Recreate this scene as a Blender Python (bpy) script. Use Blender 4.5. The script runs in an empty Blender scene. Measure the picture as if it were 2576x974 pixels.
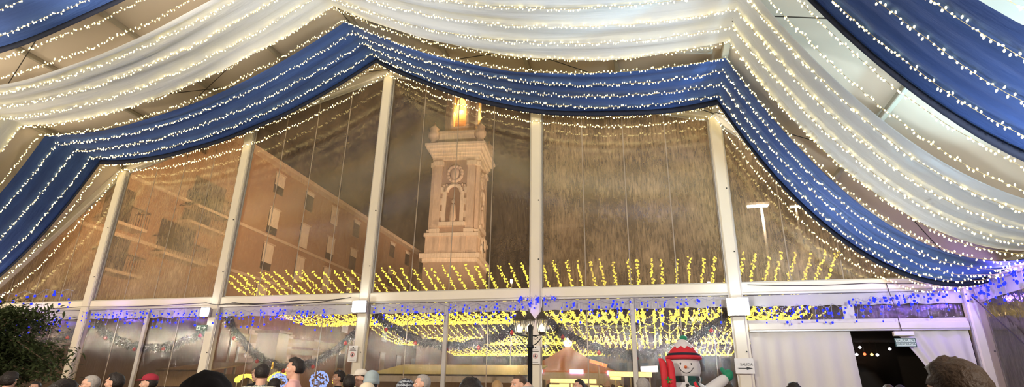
import bpy, math, random
from mathutils import Vector, Matrix, noise
random.seed(7)
PI = math.pi
col = bpy.context.scene.collection
sc = bpy.context.scene

# ---------------------------------------------------------------- camera
F, YAW, PIT, ROLL = 1411.07, -.2445, .3551, .0191
C = Vector((7.96, 0, 1.40))
D = 14.77                      # the clear gable wall stands at y = D
S = 5.0                        # bay between two gable posts
HB, HK, HR = 4.128, 8.93, 11.685   # eave, knee and ridge heights
_cy, _sy = math.cos(YAW), math.sin(YAW)
FW = Vector((_sy*math.cos(PIT), _cy*math.cos(PIT), math.sin(PIT)))
_r = Vector((_cy, -_sy, 0)); _u = _r.cross(FW)
RT = _r*math.cos(ROLL) + _u*math.sin(ROLL)
UP = -_r*math.sin(ROLL) + _u*math.cos(ROLL)
cam_d = bpy.data.cameras.new('camera'); cam = bpy.data.objects.new('camera', cam_d); col.objects.link(cam)
cam_d.sensor_width = 36; cam_d.lens = F/2576*36; cam_d.clip_start = .05; cam_d.clip_end = 500
M = Matrix((RT, UP, -FW)).transposed().to_4x4(); M.translation = C
cam.matrix_world = M
sc.camera = cam
def ray(px, py): return FW + RT*((px-1288)/F) - UP*((py-487)/F)
def hit(px, py, ax, v):
    d = ray(px, py); return C + d*((v-C[ax])/d[ax])
def at(px, py, depth): return C + ray(px, py)*depth
def proj(p):
    d = Vector(p)-C; w = d.dot(FW)
    if w < .05: return (-9999, -9999, w)
    return (1288+F*d.dot(RT)/w, 487-F*d.dot(UP)/w, w)

# ---------------------------------------------------------------- materials
def new_mat(name):
    m = bpy.data.materials.new(name); m.use_nodes = True
    nt = m.node_tree; nt.nodes.clear()
    out = nt.nodes.new('ShaderNodeOutputMaterial')
    return m, nt, out
def N(nt, t, **kw):
    n = nt.nodes.new(t)
    for k, v in kw.items():
        if k in n.inputs: n.inputs[k].default_value = v
        else: setattr(n, k, v)
    return n
def L(nt, a, ao, b, bi): nt.links.new(a.outputs[ao], b.inputs[bi])
def rgba(c): return (c[0], c[1], c[2], 1)
def pmat(name, c, rough=.6, metal=0, var=.12, scale=6, bump=0, bscale=30, spec=.4, stretch=None, transl=0, c2=None):
    m, nt, out = new_mat(name)
    b = N(nt, 'ShaderNodeBsdfPrincipled', Roughness=rough, Metallic=metal)
    b.inputs['Specular IOR Level'].default_value = spec
    tc = N(nt, 'ShaderNodeTexCoord')
    mp = N(nt, 'ShaderNodeMapping'); L(nt, tc, 'Object', mp, 'Vector')
    if stretch: mp.inputs['Scale'].default_value = stretch
    nz = N(nt, 'ShaderNodeTexNoise', Scale=scale, Detail=4); L(nt, mp, 'Vector', nz, 'Vector')
    mx = N(nt, 'ShaderNodeMix', data_type='RGBA')
    a = c2 if c2 else tuple(x*(1-var) for x in c)
    mx.inputs[6].default_value = rgba(a); mx.inputs[7].default_value = rgba(c if c2 else tuple(min(1, x*(1+var*.6)) for x in c))
    L(nt, nz, 'Fac', mx, 0); L(nt, mx, 2, b, 'Base Color')
    if bump:
        n2 = N(nt, 'ShaderNodeTexNoise', Scale=bscale, Detail=3); L(nt, mp, 'Vector', n2, 'Vector')
        bp = N(nt, 'ShaderNodeBump', Strength=bump, Distance=.02); L(nt, n2, 'Fac', bp, 'Height'); L(nt, bp, 'Normal', b, 'Normal')
    if transl:
        tr = N(nt, 'ShaderNodeBsdfTranslucent'); L(nt, mx, 2, tr, 'Color')
        ms = N(nt, 'ShaderNodeMixShader'); ms.inputs[0].default_value = transl
        L(nt, b, 0, ms, 1); L(nt, tr, 0, ms, 2); L(nt, ms, 0, out, 0)
    else: L(nt, b, 0, out, 0)
    return m
def emat(name, c, s):
    m, nt, out = new_mat(name)
    e = N(nt, 'ShaderNodeEmission', Strength=s); e.inputs['Color'].default_value = rgba(c)
    L(nt, e, 0, out, 0)
    m.cycles.emission_sampling = 'NONE'
    return m
def pvc(name, haze, hcol, bump, stretch, tint=(.93, .9, .84), gloss=1.0, rough=.06, bs=7.0):
    """clear plastic sheet: see-through, glossy, a little cloudy, with wrinkles and water runs"""
    m, nt, out = new_mat(name)
    tc = N(nt, 'ShaderNodeTexCoord'); mp = N(nt, 'ShaderNodeMapping'); L(nt, tc, 'Object', mp, 'Vector')
    mp.inputs['Scale'].default_value = stretch
    nz = N(nt, 'ShaderNodeTexNoise', Scale=bs, Detail=5); L(nt, mp, 'Vector', nz, 'Vector')
    bp = N(nt, 'ShaderNodeBump', Strength=bump, Distance=.03); L(nt, nz, 'Fac', bp, 'Height')
    tr = N(nt, 'ShaderNodeBsdfTransparent'); tr.inputs['Color'].default_value = rgba(tint)
    df = N(nt, 'ShaderNodeBsdfDiffuse'); df.inputs['Color'].default_value = rgba(hcol)
    tl = N(nt, 'ShaderNodeBsdfTranslucent'); tl.inputs['Color'].default_value = rgba(hcol)
    hz = N(nt, 'ShaderNodeMixShader'); hz.inputs[0].default_value = .4; L(nt, df, 0, hz, 1); L(nt, tl, 0, hz, 2)
    n2 = N(nt, 'ShaderNodeTexNoise', Scale=1.1, Detail=5, Roughness=.65); L(nt, mp, 'Vector', n2, 'Vector')
    rp = N(nt, 'ShaderNodeMapRange'); rp.inputs[1].default_value = .3; rp.inputs[2].default_value = .72
    rp.inputs[3].default_value = haze*.45; rp.inputs[4].default_value = haze*1.7
    L(nt, n2, 'Fac', rp, 0)
    mp2 = N(nt, 'ShaderNodeMapping'); L(nt, tc, 'Object', mp2, 'Vector'); mp2.inputs['Scale'].default_value = (stretch[0]*9, 1, stretch[2]*2.4)
    n3 = N(nt, 'ShaderNodeTexNoise', Scale=2.2, Detail=6, Roughness=.7); L(nt, mp2, 'Vector', n3, 'Vector')
    r3 = N(nt, 'ShaderNodeMapRange'); r3.inputs[1].default_value = .35; r3.inputs[2].default_value = .68; r3.inputs[3].default_value = .55; r3.inputs[4].default_value = 1.6; L(nt, n3, 'Fac', r3, 0)
    mh = N(nt, 'ShaderNodeMath', operation='MULTIPLY'); L(nt, rp, 0, mh, 0); L(nt, r3, 0, mh, 1); rp = mh
    m1 = N(nt, 'ShaderNodeMixShader'); L(nt, rp, 0, m1, 0); L(nt, tr, 0, m1, 1); L(nt, hz, 0, m1, 2)
    gl = N(nt, 'ShaderNodeBsdfGlossy', Roughness=rough); L(nt, bp, 'Normal', gl, 'Normal')
    lw = N(nt, 'ShaderNodeLayerWeight', Blend=.5); L(nt, bp, 'Normal', lw, 'Normal')
    pw = N(nt, 'ShaderNodeMath', operation='POWER'); pw.inputs[1].default_value = 5; L(nt, lw, 'Facing', pw, 0)
    fr = N(nt, 'ShaderNodeMath', operation='MULTIPLY_ADD'); fr.inputs[1].default_value = .95; fr.inputs[2].default_value = .05; L(nt, pw, 0, fr, 0)
    mu = N(nt, 'ShaderNodeMath', operation='MULTIPLY'); mu.inputs[1].default_value = gloss; L(nt, fr, 0, mu, 0)
    m2 = N(nt, 'ShaderNodeMixShader'); L(nt, mu, 0, m2, 0); L(nt, m1, 0, m2, 1); L(nt, gl, 0, m2, 2)
    L(nt, m2, 0, out, 0)
    return m

MT = {}
MT['roof'] = pmat('roof_membrane', (.70, .59, .46), .75, var=.08, scale=.6, bump=.12, bscale=2.5, transl=.1)
MT['white_cloth'] = pmat('white_drape_cloth', (.66, .67, .68), .85, var=.05, scale=2, bump=.7, bscale=5, stretch=(.16, 3.0, 1), transl=.2)
MT['blue_cloth'] = pmat('blue_drape_cloth', (.046, .105, .33), .8, c2=(.024, .052, .18), scale=1.6, bump=.8, bscale=5, stretch=(.16, 3.0, 1), transl=.1)
MT['dark_hem'] = pmat('dark_hem_cloth', (.012, .016, .035), .85, var=.2)
MT['alu'] = pmat('white_aluminium', (.78, .70, .57), .42, var=.10, scale=3, bump=.05, bscale=9, stretch=(1, 1, .35))
MT['alu2'] = pmat('grey_aluminium', (.50, .47, .44), .4, metal=.3, var=.15, scale=5)
MT['beam'] = pmat('cream_beam_paint', (.86, .78, .64), .5, var=.06, scale=2)
MT['flap'] = pmat('grey_white_flap_cloth', (.62, .58, .56), .7, var=.12, scale=3, bump=.3, bscale=6, transl=.15)
MT['dark'] = pmat('dark_rubber', (.03, .028, .025), .6)
MT['purlin'] = pmat('purlin_metal', (.36, .31, .23), .5, var=.12)
MT['cable'] = pmat('black_cable', (.05, .04, .03), .6)
MT['wire'] = pmat('light_wire', (.42, .33, .16), .6)
MT['white_wall'] = pmat('white_tent_wall_cloth', (.80, .74, .68), .8, var=.08, scale=1.5, bump=.4, bscale=2, stretch=(3, 1, .4), transl=.15)
MT['pvc_up'] = pvc('clear_pvc_upper', .20, (.60, .42, .27), .14, (1, 1, .6), bs=13, rough=.015, gloss=1.9, tint=(.93, .84, .74))
MT['pvc_low'] = pvc('clear_pvc_lower', .12, (.50, .38, .31), .8, (5, 1, .45), bs=4.5, rough=.06, gloss=1.3, tint=(.92, .86, .8))
MT['pvc_cloudy'] = pvc('clear_pvc_cloudy', .42, (.66, .46, .28), .12, (1, 1, .6), bs=16, rough=.02, gloss=2.4, tint=(.92, .82, .7))
MT['seam'] = pmat('welded_pvc_seam', (.55, .45, .35), .5, transl=.4)
MT['bulb'] = emat('warm_fairy_bulb', (1, .80, .31), 7.5)
MT['yellow_bulb'] = emat('yellow_led_bulb', (1, .80, .09), 2.4)
MT['blue_bulb'] = emat('blue_led_bulb', (.018, .03, 1), 1.8)
MT['blue_wire'] = pmat('pale_cable', (.35, .33, .45), .5)
MT['flood'] = emat('floodlight_lens', (.85, .97, 1), 60)
MT['lamp_glow'] = emat('street_lamp_lens', (1, .93, .75), 40)
MT['flame'] = emat('lantern_bulb', (1, .86, .55), 14)
MT['black'] = pmat('black_painted_iron', (.014, .016, .018), .35, var=.1)
MT['bronze'] = pmat('dark_bronze', (.06, .045, .035), .4)
MT['foliage'] = pmat('garland_needles', (.020, .026, .040), .8, var=.4, scale=10)
MT['leaf'] = pmat('olive_leaf', (.10, .13, .045), .6, c2=(.035, .05, .02), scale=8, transl=.25)
MT['bark'] = pmat('tree_bark', (.12, .08, .05), .9, bump=.6)
MT['red'] = pmat('red_cloth', (.62, .02, .035), .6, var=.15, bump=.1)
MT['red_gloss'] = pmat('glossy_red', (.55, .02, .02), .25)
MT['green'] = pmat('green_cloth', (.01, .22, .11), .6, var=.15)
MT['green_bright'] = pmat('holly_green', (.02, .22, .03), .5)
MT['snow'] = pmat('white_inflatable_cloth', (.82, .80, .82), .7, var=.06, scale=9, bump=.2, bscale=14, transl=.2)
MT['orange'] = pmat('orange_cloth', (.75, .16, .04), .6)
MT['ink'] = pmat('black_print', (.02, .02, .02), .5)
MT['paper'] = pmat('white_paper', (.85, .82, .80), .6, var=.04)
MT['sign_red'] = pmat('red_print', (.6, .06, .06), .5)
MT['sign_green'] = pmat('dark_green_sign', (.02, .07, .05), .4)
MT['sign_white'] = pmat('pale_green_print', (.68, .78, .68), .5)
MT['floor'] = pmat('plank_floor', (.16, .12, .09), .5, var=.3, stretch=(1, .1, 1))
MT['ground'] = pmat('paving', (.16, .13, .11), .8, var=.2)
MT['brick'] = pmat('brown_brick', (.34, .20, .12), .85, c2=(.25, .145, .09), scale=.45, bump=.2)
MT['stone'] = pmat('tower_stone', (.66, .50, .38), .8, var=.22, scale=.8, bump=.4, bscale=3)
MT['stone2'] = pmat('tower_brick', (.46, .32, .23), .85, var=.25, scale=.9, bump=.4, bscale=3)
MT['stone3'] = pmat('tower_pale_stone', (.80, .66, .52), .8, var=.15, scale=.8)
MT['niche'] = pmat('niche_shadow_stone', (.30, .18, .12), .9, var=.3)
MT['shutter'] = pmat('pale_roller_shutter', (.62, .52, .42), .7)
MT['win_dark'] = pmat('dark_window', (.05, .04, .04), .3)
MT['cornice'] = pmat('building_cornice', (.50, .38, .28), .8)
MT['rooftile'] = pmat('roof_tile', (.12, .09, .07), .9)
MT['warm_glow'] = emat('warm_orange_glow', (1, .62, .12), 5)
MT['awning'] = pmat('awning_cloth', (.62, .46, .26), .8, var=.1, transl=.3)
MT['cone'] = pmat('carousel_canvas', (.80, .42, .20), .75, var=.08, transl=.4)
MT['fascia'] = pmat('pale_fascia_board', (.60, .56, .53), .6)
MT['pink_bulb'] = emat('pink_led', (1, .35, .75), 6)
MT['red_bulb'] = emat('red_neon', (1, .12, .04), 4)
MT['white_bulb'] = emat('white_led', (1, .95, 1), 5)
MT['yel_sign'] = emat('yellow_lit_panel', (1, .72, .25), 2.2)
MT['ice_bulb'] = emat('icy_white_blue_led', (.28, .42, 1), 1.5)
MT['skin'] = pmat('skin', (.62, .36, .26), .55, var=.08)
MT['skin_d'] = pmat('skin_tan', (.42, .23, .15), .55, var=.08)
MT['hair_dark'] = pmat('dark_hair', (.018, .012, .010), .6, var=.4, scale=40, bump=.4, bscale=60)
MT['hair_brown'] = pmat('brown_hair', (.07, .042, .025), .6, var=.4, scale=40, bump=.4, bscale=60)
MT['hair_grey'] = pmat('grey_hair', (.34, .31, .29), .7, var=.3, scale=40, bump=.4, bscale=60)
MT['hair_blond'] = pmat('blond_hair', (.38, .23, .10), .6, var=.3, scale=40)
MT['eye_white'] = pmat('eye_white', (.8, .78, .75), .3)
MT['lips'] = pmat('lips', (.42, .15, .13), .5)
def cloth(name, c, **k): MT[name] = pmat(name, c, .85, bump=.25, bscale=20, **k)
cloth('pink_knit', (.75, .42, .40)); cloth('black_cloth', (.008, .007, .008)); cloth('dark_jacket', (.03, .03, .04))
cloth('grey_knit', (.30, .36, .38), var=.2); cloth('cream_knit', (.70, .60, .45)); cloth('cap_white', (.70, .64, .56))
cloth('cap_red', (.32, .02, .04)); cloth('brown_coat', (.16, .10, .07)); cloth('jeans', (.05, .07, .12)); cloth('green_knit', (.10, .13, .10))
def stripe_mat(name, ca, cb, scale, zig=True):
    m, nt, out = new_mat(name)
    b = N(nt, 'ShaderNodeBsdfPrincipled', Roughness=.85)
    tc = N(nt, 'ShaderNodeTexCoord')
    w = N(nt, 'ShaderNodeTexWave', Scale=scale, Distortion=6 if zig else 0, bands_direction='Z')
    w.inputs['Detail Scale'].default_value = 6
    L(nt, tc, 'Object', w, 'Vector')
    cr = N(nt, 'ShaderNodeValToRGB'); cr.color_ramp.interpolation = 'CONSTANT'
    cr.color_ramp.elements[0].color = rgba(ca); cr.color_ramp.elements[1].color = rgba(cb); cr.color_ramp.elements[1].position = .5
    L(nt, w, 'Fac', cr, 0); L(nt, cr, 0, b, 'Base Color'); L(nt, b, 0, out, 0)
    return m
MT['nordic'] = stripe_mat('nordic_pattern_knit', (.08, .10, .09), (.55, .55, .48), 9)
MT['plaid'] = stripe_mat('plaid_hood', (.02, .02, .03), (.35, .38, .42), 6, True)

# ---------------------------------------------------------------- mesh helpers
MT['gold'] = pmat('gold_star', (.8, .5, .08), .35, metal=.3)
class MB:
    def __init__(s): s.v = []; s.f = []
    def add(s, vs, fs):
        b = len(s.v); s.v += [tuple(v) for v in vs]; s.f += [tuple(i+b for i in f) for f in fs]; return s
    def box(s, x0, x1, y0, y1, z0, z1):
        vs = [(x, y, z) for x in (x0, x1) for y in (y0, y1) for z in (z0, z1)]
        return s.add(vs, [(0, 1, 3, 2), (4, 6, 7, 5), (0, 4, 5, 1), (2, 3, 7, 6), (0, 2, 6, 4), (1, 5, 7, 3)])
    def bar(s, a, b, w, h, up=(0, 0, 1), ch=0.0):
        """box-section bar from a to b with chamfered corners"""
        a = Vector(a); b = Vector(b); d = (b-a).normalized(); up = Vector(up)
        sx = d.cross(up)
        if sx.length < 1e-4: sx = d.cross(Vector((0, 1, 0)))
        sx.normalize(); uz = sx.cross(d).normalized(); c = ch or min(w, h)*.12
        pr = [(-w/2+c, -h/2), (w/2-c, -h/2), (w/2, -h/2+c), (w/2, h/2-c), (w/2-c, h/2), (-w/2+c, h/2), (-w/2, h/2-c), (-w/2, -h/2+c)]
        vs = [p+sx*q[0]+uz*q[1] for p in (a, b) for q in pr]
        fs = [(i, (i+1) % 8, 8+(i+1) % 8, 8+i) for i in range(8)] + [tuple(range(7, -1, -1)), tuple(range(8, 16))]
        return s.add(vs, fs)
    def tube(s, pts, r, n=6, closed=False, cap=True):
        pts = [Vector(p) for p in pts]; m = len(pts); rs = r if isinstance(r, (list, tuple)) else [r]*m
        vs = []; ref = Vector((0, 0, 1))
        for i, p in enumerate(pts):
            if closed: d = pts[(i+1) % m]-pts[i-1]
            else: d = pts[min(i+1, m-1)]-pts[max(i-1, 0)]
            d.normalize()
            a = d.cross(ref)
            if a.length < .1: a = d.cross(Vector((1, 0, 0)))
            a.normalize(); b = a.cross(d)
            vs += [p+(a*math.cos(2*PI*k/n)+b*math.sin(2*PI*k/n))*rs[i] for k in range(n)]
        fs = []
        for i in range(m if closed else m-1):
            j = (i+1) % m
            fs += [(i*n+k, i*n+(k+1) % n, j*n+(k+1) % n, j*n+k) for k in range(n)]
        if cap and not closed: fs += [tuple(range(n-1, -1, -1)), tuple(range((m-1)*n, m*n))]
        return s.add(vs, fs)
    def lathe(s, prof, n=24, o=(0, 0, 0), sx=1, sy=1, mat=None):
        vs = []
        for r, z in prof:
            for k in range(n):
                v = Vector((r*math.cos(2*PI*k/n)*sx, r*math.sin(2*PI*k/n)*sy, z))
                if mat: v = mat @ v
                vs.append(v+Vector(o))
        m = len(prof)
        fs = [(i*n+k, i*n+(k+1) % n, (i+1)*n+(k+1) % n, (i+1)*n+k) for i in range(m-1) for k in range(n)]
        fs += [tuple(range(n-1, -1, -1)), tuple(range((m-1)*n, m*n))]
        return s.add(vs, fs)
    def ell(s, c, rx, ry, rz, n=12, m=8, mat=None):
        prof = [(max(1e-4, math.sin(PI*i/m)), -math.cos(PI*i/m)) for i in range(m+1)]
        c = Vector(c); vs = []
        for r, z in prof:
            for k in range(n):
                v = Vector((r*math.cos(2*PI*k/n)*rx, r*math.sin(2*PI*k/n)*ry, z*rz))
                if mat: v = mat @ v
                vs.append(v+c)
        fs = [(i*n+k, i*n+(k+1) % n, (i+1)*n+(k+1) % n, (i+1)*n+k) for i in range(m) for k in range(n)]
        return s.add(vs, fs)
    def cap(s, a, b, ra, rb, n=12):
        """tapered capsule"""
        a = Vector(a); b = Vector(b); d = b-a; ln = d.length; d.normalize()
        q = Vector((0, 0, 1)).rotation_difference(d).to_matrix()
        prof = [(max(1e-4, ra*math.sin(t)), -ra*math.cos(t)) for t in (0, .4, .8, 1.2)] + [(ra, 0)] + [(rb, ln)] + \
               [(max(1e-4, rb*math.cos(t)), ln+rb*math.sin(t)) for t in (.4, .8, 1.2, PI/2)]
        return s.lathe(prof, n, a, mat=q)
    def prism(s, poly, y0, y1, axis='y'):
        """extrude an outline given in x,z along y"""
        n = len(poly)
        vs = [(x, y0, z) for x, z in poly]+[(x, y1, z) for x, z in poly]
        fs = [(i, (i+1) % n, n+(i+1) % n, n+i) for i in range(n)]+[tuple(range(n-1, -1, -1)), tuple(range(n, 2*n))]
        return s.add(vs, fs)
    def mesh(s, name, m=None, smooth=False):
        me = bpy.data.meshes.new(name); me.from_pydata(s.v, [], s.f); me.update()
        if m: me.materials.append(MT[m] if isinstance(m, str) else m)
        if smooth: me.shade_smooth()
        return me
    def build(s, name, m, parent=None, loc=None, smooth=False, rot=None):
        return put(name, s.mesh(name, m, smooth), parent, loc, rot)
def put(name, me, parent=None, loc=None, rot=None):
    o = bpy.data.objects.new(name, me); col.objects.link(o)
    if parent: o.parent = parent
    if loc is not None: o.location = loc
    if rot is not None: o.rotation_euler = rot
    return o
def tag(o, label=None, cat=None, group=None, kind=None):
    if label: o['label'] = label
    if cat: o['category'] = cat
    if group: o['group'] = group
    if kind: o['kind'] = kind
    return o
def thing(name, loc, label, cat, group=None, rz=0, scale=None):
    o = bpy.data.objects.new(name, None); col.objects.link(o); o.location = loc; o.rotation_euler = (0, 0, rz)
    o.empty_display_size = .1
    if scale: o.scale = (scale,)*3
    return tag(o, label, cat, group)
def struct(o): o['kind'] = 'structure'; return o

# ---------------------------------------------------------------- profile of the tent
PX = [-15, -10, 0, 10, 15]; PZ = [HB, HK, HR, HK, HB]
def roofz(x):
    x = max(-15, min(15, x))
    for i in range(4):
        if x <= PX[i+1]: t = (x-PX[i])/(PX[i+1]-PX[i]); return PZ[i]+(PZ[i+1]-PZ[i])*t
SAG = [1.15, .85, .95, 1.62]
AZ = [HB-.1, HK-.1, HR-.2, HK-.1, HB-.1]
def swag(x, j=0):
    x = max(-15, min(15, x))
    for i in range(4):
        if x <= PX[i+1]:
            t = (x-PX[i])/(PX[i+1]-PX[i]); s = SAG[i]
            if i == 2 and j > 6: s -= .035*(j-6)
            return AZ[i]+(AZ[i+1]-AZ[i])*t-4*s*t*(1-t)
def sy(j): return D-(.25+.57*j)

# ---------------------------------------------------------------- setting: floor, roof, wall
Y0 = -6
struct(MB().box(-15, 15, Y0, D, -.1, 0).build('floor', 'floor'))
struct(MB().box(-150, 60, D+.02, 150, -.14, -.04).build('ground', 'ground'))
def slab(x0, z0, x1, z1, y0, y1, nx=10, ny=24):
    m = MB(); vs = []; fs = []
    nrm = Vector((-(z1-z0), 0, x1-x0)).normalized()
    for lay in (0, .04):
        for i in range(nx+1):
            for k in range(ny+1):
                t = i/nx; y = y0+(y1-y0)*k/ny
                b = .05*math.sin(PI*((y-D) % 5)/5)*math.sin(PI*((t*nx/2) % 1))
                vs.append(Vector((x0+(x1-x0)*t, y, z0+(z1-z0)*t))+nrm*(lay+.14+b))
    w = ny+1; o2 = (nx+1)*w
    for i in range(nx):
        for k in range(ny):
            a = i*w+k; fs.append((a, a+w, a+w+1, a+1)); fs.append((o2+a, o2+a+1, o2+a+w+1, o2+a+w))
    return m.add(vs, fs)
for (i, nm) in ((0, 'ceiling_low_left'), (1, 'ceiling_left'), (2, 'ceiling_right'), (3, 'ceiling_low_right')):
    struct(slab(PX[i], PZ[i], PX[i+1], PZ[i+1], Y0, D+.25).build(nm, 'roof', smooth=True))

# purlins, rafters and bracing cables
def frange(a, b, s):
    r = []
    while a <= b+1e-6: r.append(a); a += s
    return r
pur_names = {-12.5: 'roof purlin on the steep left slope below the knee', -10: 'roof purlin along the left knee of the tent', -7.5: 'roof purlin low on the shallow left slope',
             -5: 'roof purlin halfway up the shallow left slope', -2.5: 'roof purlin just left of the ridge', 0: 'ridge purlin along the peak of the tent',
             2.5: 'roof purlin just right of the ridge', 5: 'roof purlin halfway down the shallow right slope', 7.5: 'roof purlin low on the shallow right slope',
             10: 'roof purlin along the right knee of the tent', 12.5: 'roof purlin on the steep right slope below the knee'}
for x, lb in pur_names.items():
    w = .16 if x in (-10, 0, 10) else .11
    tag(MB().bar((x, Y0, roofz(x)+.1), (x, D-.12, roofz(x)+.1), w, w).build('roof_purlin', 'purlin'), lb, 'roof beam', 'roof purlins')
cabs = [((-10, D-.2), (0, D-4.4)), ((-10, D-4.4), (0, D-.2)), ((0, D-.2), (10, D-4.4)), ((0, D-4.4), (10, D-.2)),
        ((10, D-.3), (15, D-4.3)), ((15, D-.3), (10, D-4.3)), ((10, D-9.1), (15, D-4.5)), ((15, D-9.1), (10, D-4.5)),
        ((-10, D-9.1), (0, D-4.5)), ((-10, D-4.5), (0, D-9.1)), ((-15, D-.3), (-10, D-4.3))]
cl = ['rising to the ridge from the left knee of the gable', 'running up left slope toward the ridge at the gable', 'falling from the gable ridge down the right slope',
      'falling from the inner ridge to the right gable knee', 'on the steep right slope starting at the gable knee', 'on the steep right slope starting at the gable eave',
      'crossing the steep right slope between white and near blue drapes', 'crossing the pale steep right slope, its upper end nearer the gable',
      'on the left slope under the near blue drape', 'on the left slope between white and near blue drapes', 'on the steep left slope by the corner']
for (a, b), lb in zip(cabs, cl):
    A = Vector((a[0], a[1], roofz(a[0])-.02)); B = Vector((b[0], b[1], roofz(b[0])-.02))
    if A.x > 14.9: A += Vector((-.2, 0, .19))
    if B.x > 14.9: B += Vector((-.2, 0, .19))
    tag(MB().tube([A, B], .012, 6).build('bracing_cable', 'cable'), 'thin dark bracing cable '+lb, 'cable', 'roof bracing cables')
# steel cable down the pale right slope with a shackle
# ---------------------------------------------------------------- gable posts and rafters
post_lb = {-3: 'corner post of the gable at the far left eave', -2: 'white gable post leaning at the left, first tall one', -1: 'white gable post second from the left, with the small exit arrow sign',
           0: 'tallest white gable post, under the tent peak', 1: 'white gable post behind the three lantern street lamp', 2: 'white gable post above the brightest floodlight, left of the white doorway',
           3: 'wide purple lit corner post right of the white doorway'}
for k in range(-3, 4):
    x = k*S; w = .30 if k < 3 else .34
    t = thing('gable_post', (x, D-.02, 0), post_lb[k], 'post', 'upright gable posts')
    top = roofz(x)-.08
    MB().bar((0, 0, 0), (0, 0, top), w, .26, up=(0, 1, 0)).build('post', 'alu', t)
    for sg in (-1, 1): MB().bar((sg*(w/2+.012), -.06, .0), (sg*(w/2+.012), -.06, top-.2), .025, .05, up=(0, 1, 0)).build('keder_rail', 'alu2', t)
    MB().box(-.22, .22, -.15, .13, 0, .02).build('base_plate', 'alu2', t)
    for z in (1.0, 2.6, HB+.9, HB+2.6):
        if z < top: MB().lathe([(.018, 0), (.018, .012)], 8, (0, 0, 0), mat=Matrix.Rotation(PI/2, 3, 'X')).build('bolt', 'dark', t, (w*.3, -.142, z))
for i, lb in enumerate(('steep rafter at far left end of the gable', 'shallow rafter rising left of the peak on the gable', 'shallow rafter falling right of the peak on the gable', 'steep rafter down to the right corner of the gable')):
    a = (PX[i], D-.02, PZ[i]+.03); b = (PX[i+1], D-.02, PZ[i+1]+.03)
    tag(MB().bar(a, b, .2, .26).build('gable_rafter', 'alu'), lb, 'rafter', 'gable rafters')

# horizontal beam and the cloth flap under it, one length per bay
side = ['at the far left corner', 'left of the small floodlight', 'between the small and the middle floodlight', 'left of the three lantern lamp', 'right of the three lantern lamp', 'over the white doorway']
for k in range(-3, 3):
    a, b = k*S+.15, (k+1)*S-.15
    t = thing('eave_beam', ((a+b)/2, D, HB), 'cream horizontal beam length '+side[k+3], 'beam', 'eave beam lengths'); w = (b-a)/2
    MB().bar((-w, -.02, .0), (w, -.02, .0), .16, .25).build('beam', 'beam', t)
    MB().bar((-w, -.06, -.155), (w, -.06, -.155), .10, .055).build('lower_rail', 'alu2', t)
for k in range(-3, 3):
    a, b = k*S+.15, (k+1)*S-.15; w = (b-a)/2
    m = MB(); nx = 40; vs = []; fs = []
    for i in range(nx+1):
        x = -w+2*w*i/nx
        for q, z in enumerate((-.19, -.30, -.46-.012*math.sin(i*1.3+k))):
            vs.append((x, .03*math.sin(i*.9+q)*(q*.5)-.03, z))
            vs.append((x, .03*math.sin(i*.9+q)*(q*.5)-.022, z))
    for i in range(nx):
        for q in range(2):
            o = i*6+q*2
            fs += [(o, o+6, o+8, o+2), (o+1, o+3, o+9, o+7)]
    m.add(vs, fs)
    tag(m.build('flap', 'flap', loc=((a+b)/2, D, HB), smooth=True), 'greyish cloth flap hanging under the beam '+side[k+3], 'flap', 'cloth flaps under the beam')

# ---------------------------------------------------------------- clear windows of the gable
wn = 0
def window(name, poly, mat, seams=(), frame=True):
    """poly: outline in x,z on the gable plane, wavy plastic sheet with welded seams"""
    global wn
    wn += 1
    t = thing('window_%d' % wn, (poly[0][0], D+.03, poly[0][1]), None, None); t['kind'] = 'structure'
    ox, oz = poly[0]
    P = [(x-ox, z-oz) for x, z in poly]
    m = MB(); n = len(P)
    m.add([(x, 0, z) for x, z in P], [tuple(range(n))])
    m.build('pane', mat, t)
    if frame:
        fr = MB()
        for i in range(n):
            a = P[i]; b = P[(i+1) % n]
            fr.bar((a[0], -.03, a[1]), (b[0], -.03, b[1]), .05, .055, up=(0, 1, 0))
        fr.build('window_frame', 'alu2', t)
    for (x, z0, z1) in seams:
        MB().bar((x-ox, -.006, z0-oz), (x-ox, -.006, z1-oz), .028, .006, up=(0, 1, 0)).build('seam', 'seam', t)
    return t
for k in range(-3, 3):
    a, b = k*S+.17, (k+1)*S-.17
    z0 = HB+.13; za = roofz(a)-.16; zb = roofz(b)-.16
    if za < z0+.05: za = z0+.05
    if zb < z0+.05: zb = z0+.05
    sm = []
    for f in (.25, .5, .75):
        x = a+(b-a)*f; sm.append((x, z0, za+(zb-za)*f))
    window('u', [(a, z0), (b, z0), (b, zb), (a, za)], 'pvc_up' if k in (-1, 0) else 'pvc_cloudy', sm)
for k in range(-3, 2):
    a, b = k*S+.17, (k+1)*S-.17; mid = (a+b)/2
    window('l', [(a, .05), (b, .05), (b, HB-.42), (a, HB-.42)], 'pvc_low', [(a+(b-a)*f, .05, HB-.42) for f in (.25, .75)], frame=False)
mull = {-3: 'at the far left behind the tree', -2: 'slanting left of the green exit arrow', -1: None, 0: 'left of the three lantern lamp', 1: 'left of the snowman'}
for k in (-3, -2, 0, 1):
    x = k*S+S/2
    t = thing('mullion', (x, D-.03, 0), 'narrow weathered aluminium upright under the beam '+mull[k], 'upright', 'narrow uprights under the beam')
    MB().bar((0, 0, 0), (0, 0, HB-.2), .12, .1, up=(0, 1, 0)).build('upright', 'alu2', t)
    MB().box(-.12, .12, -.08, .06, 0, .015).build('base_plate', 'alu2', t)

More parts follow.
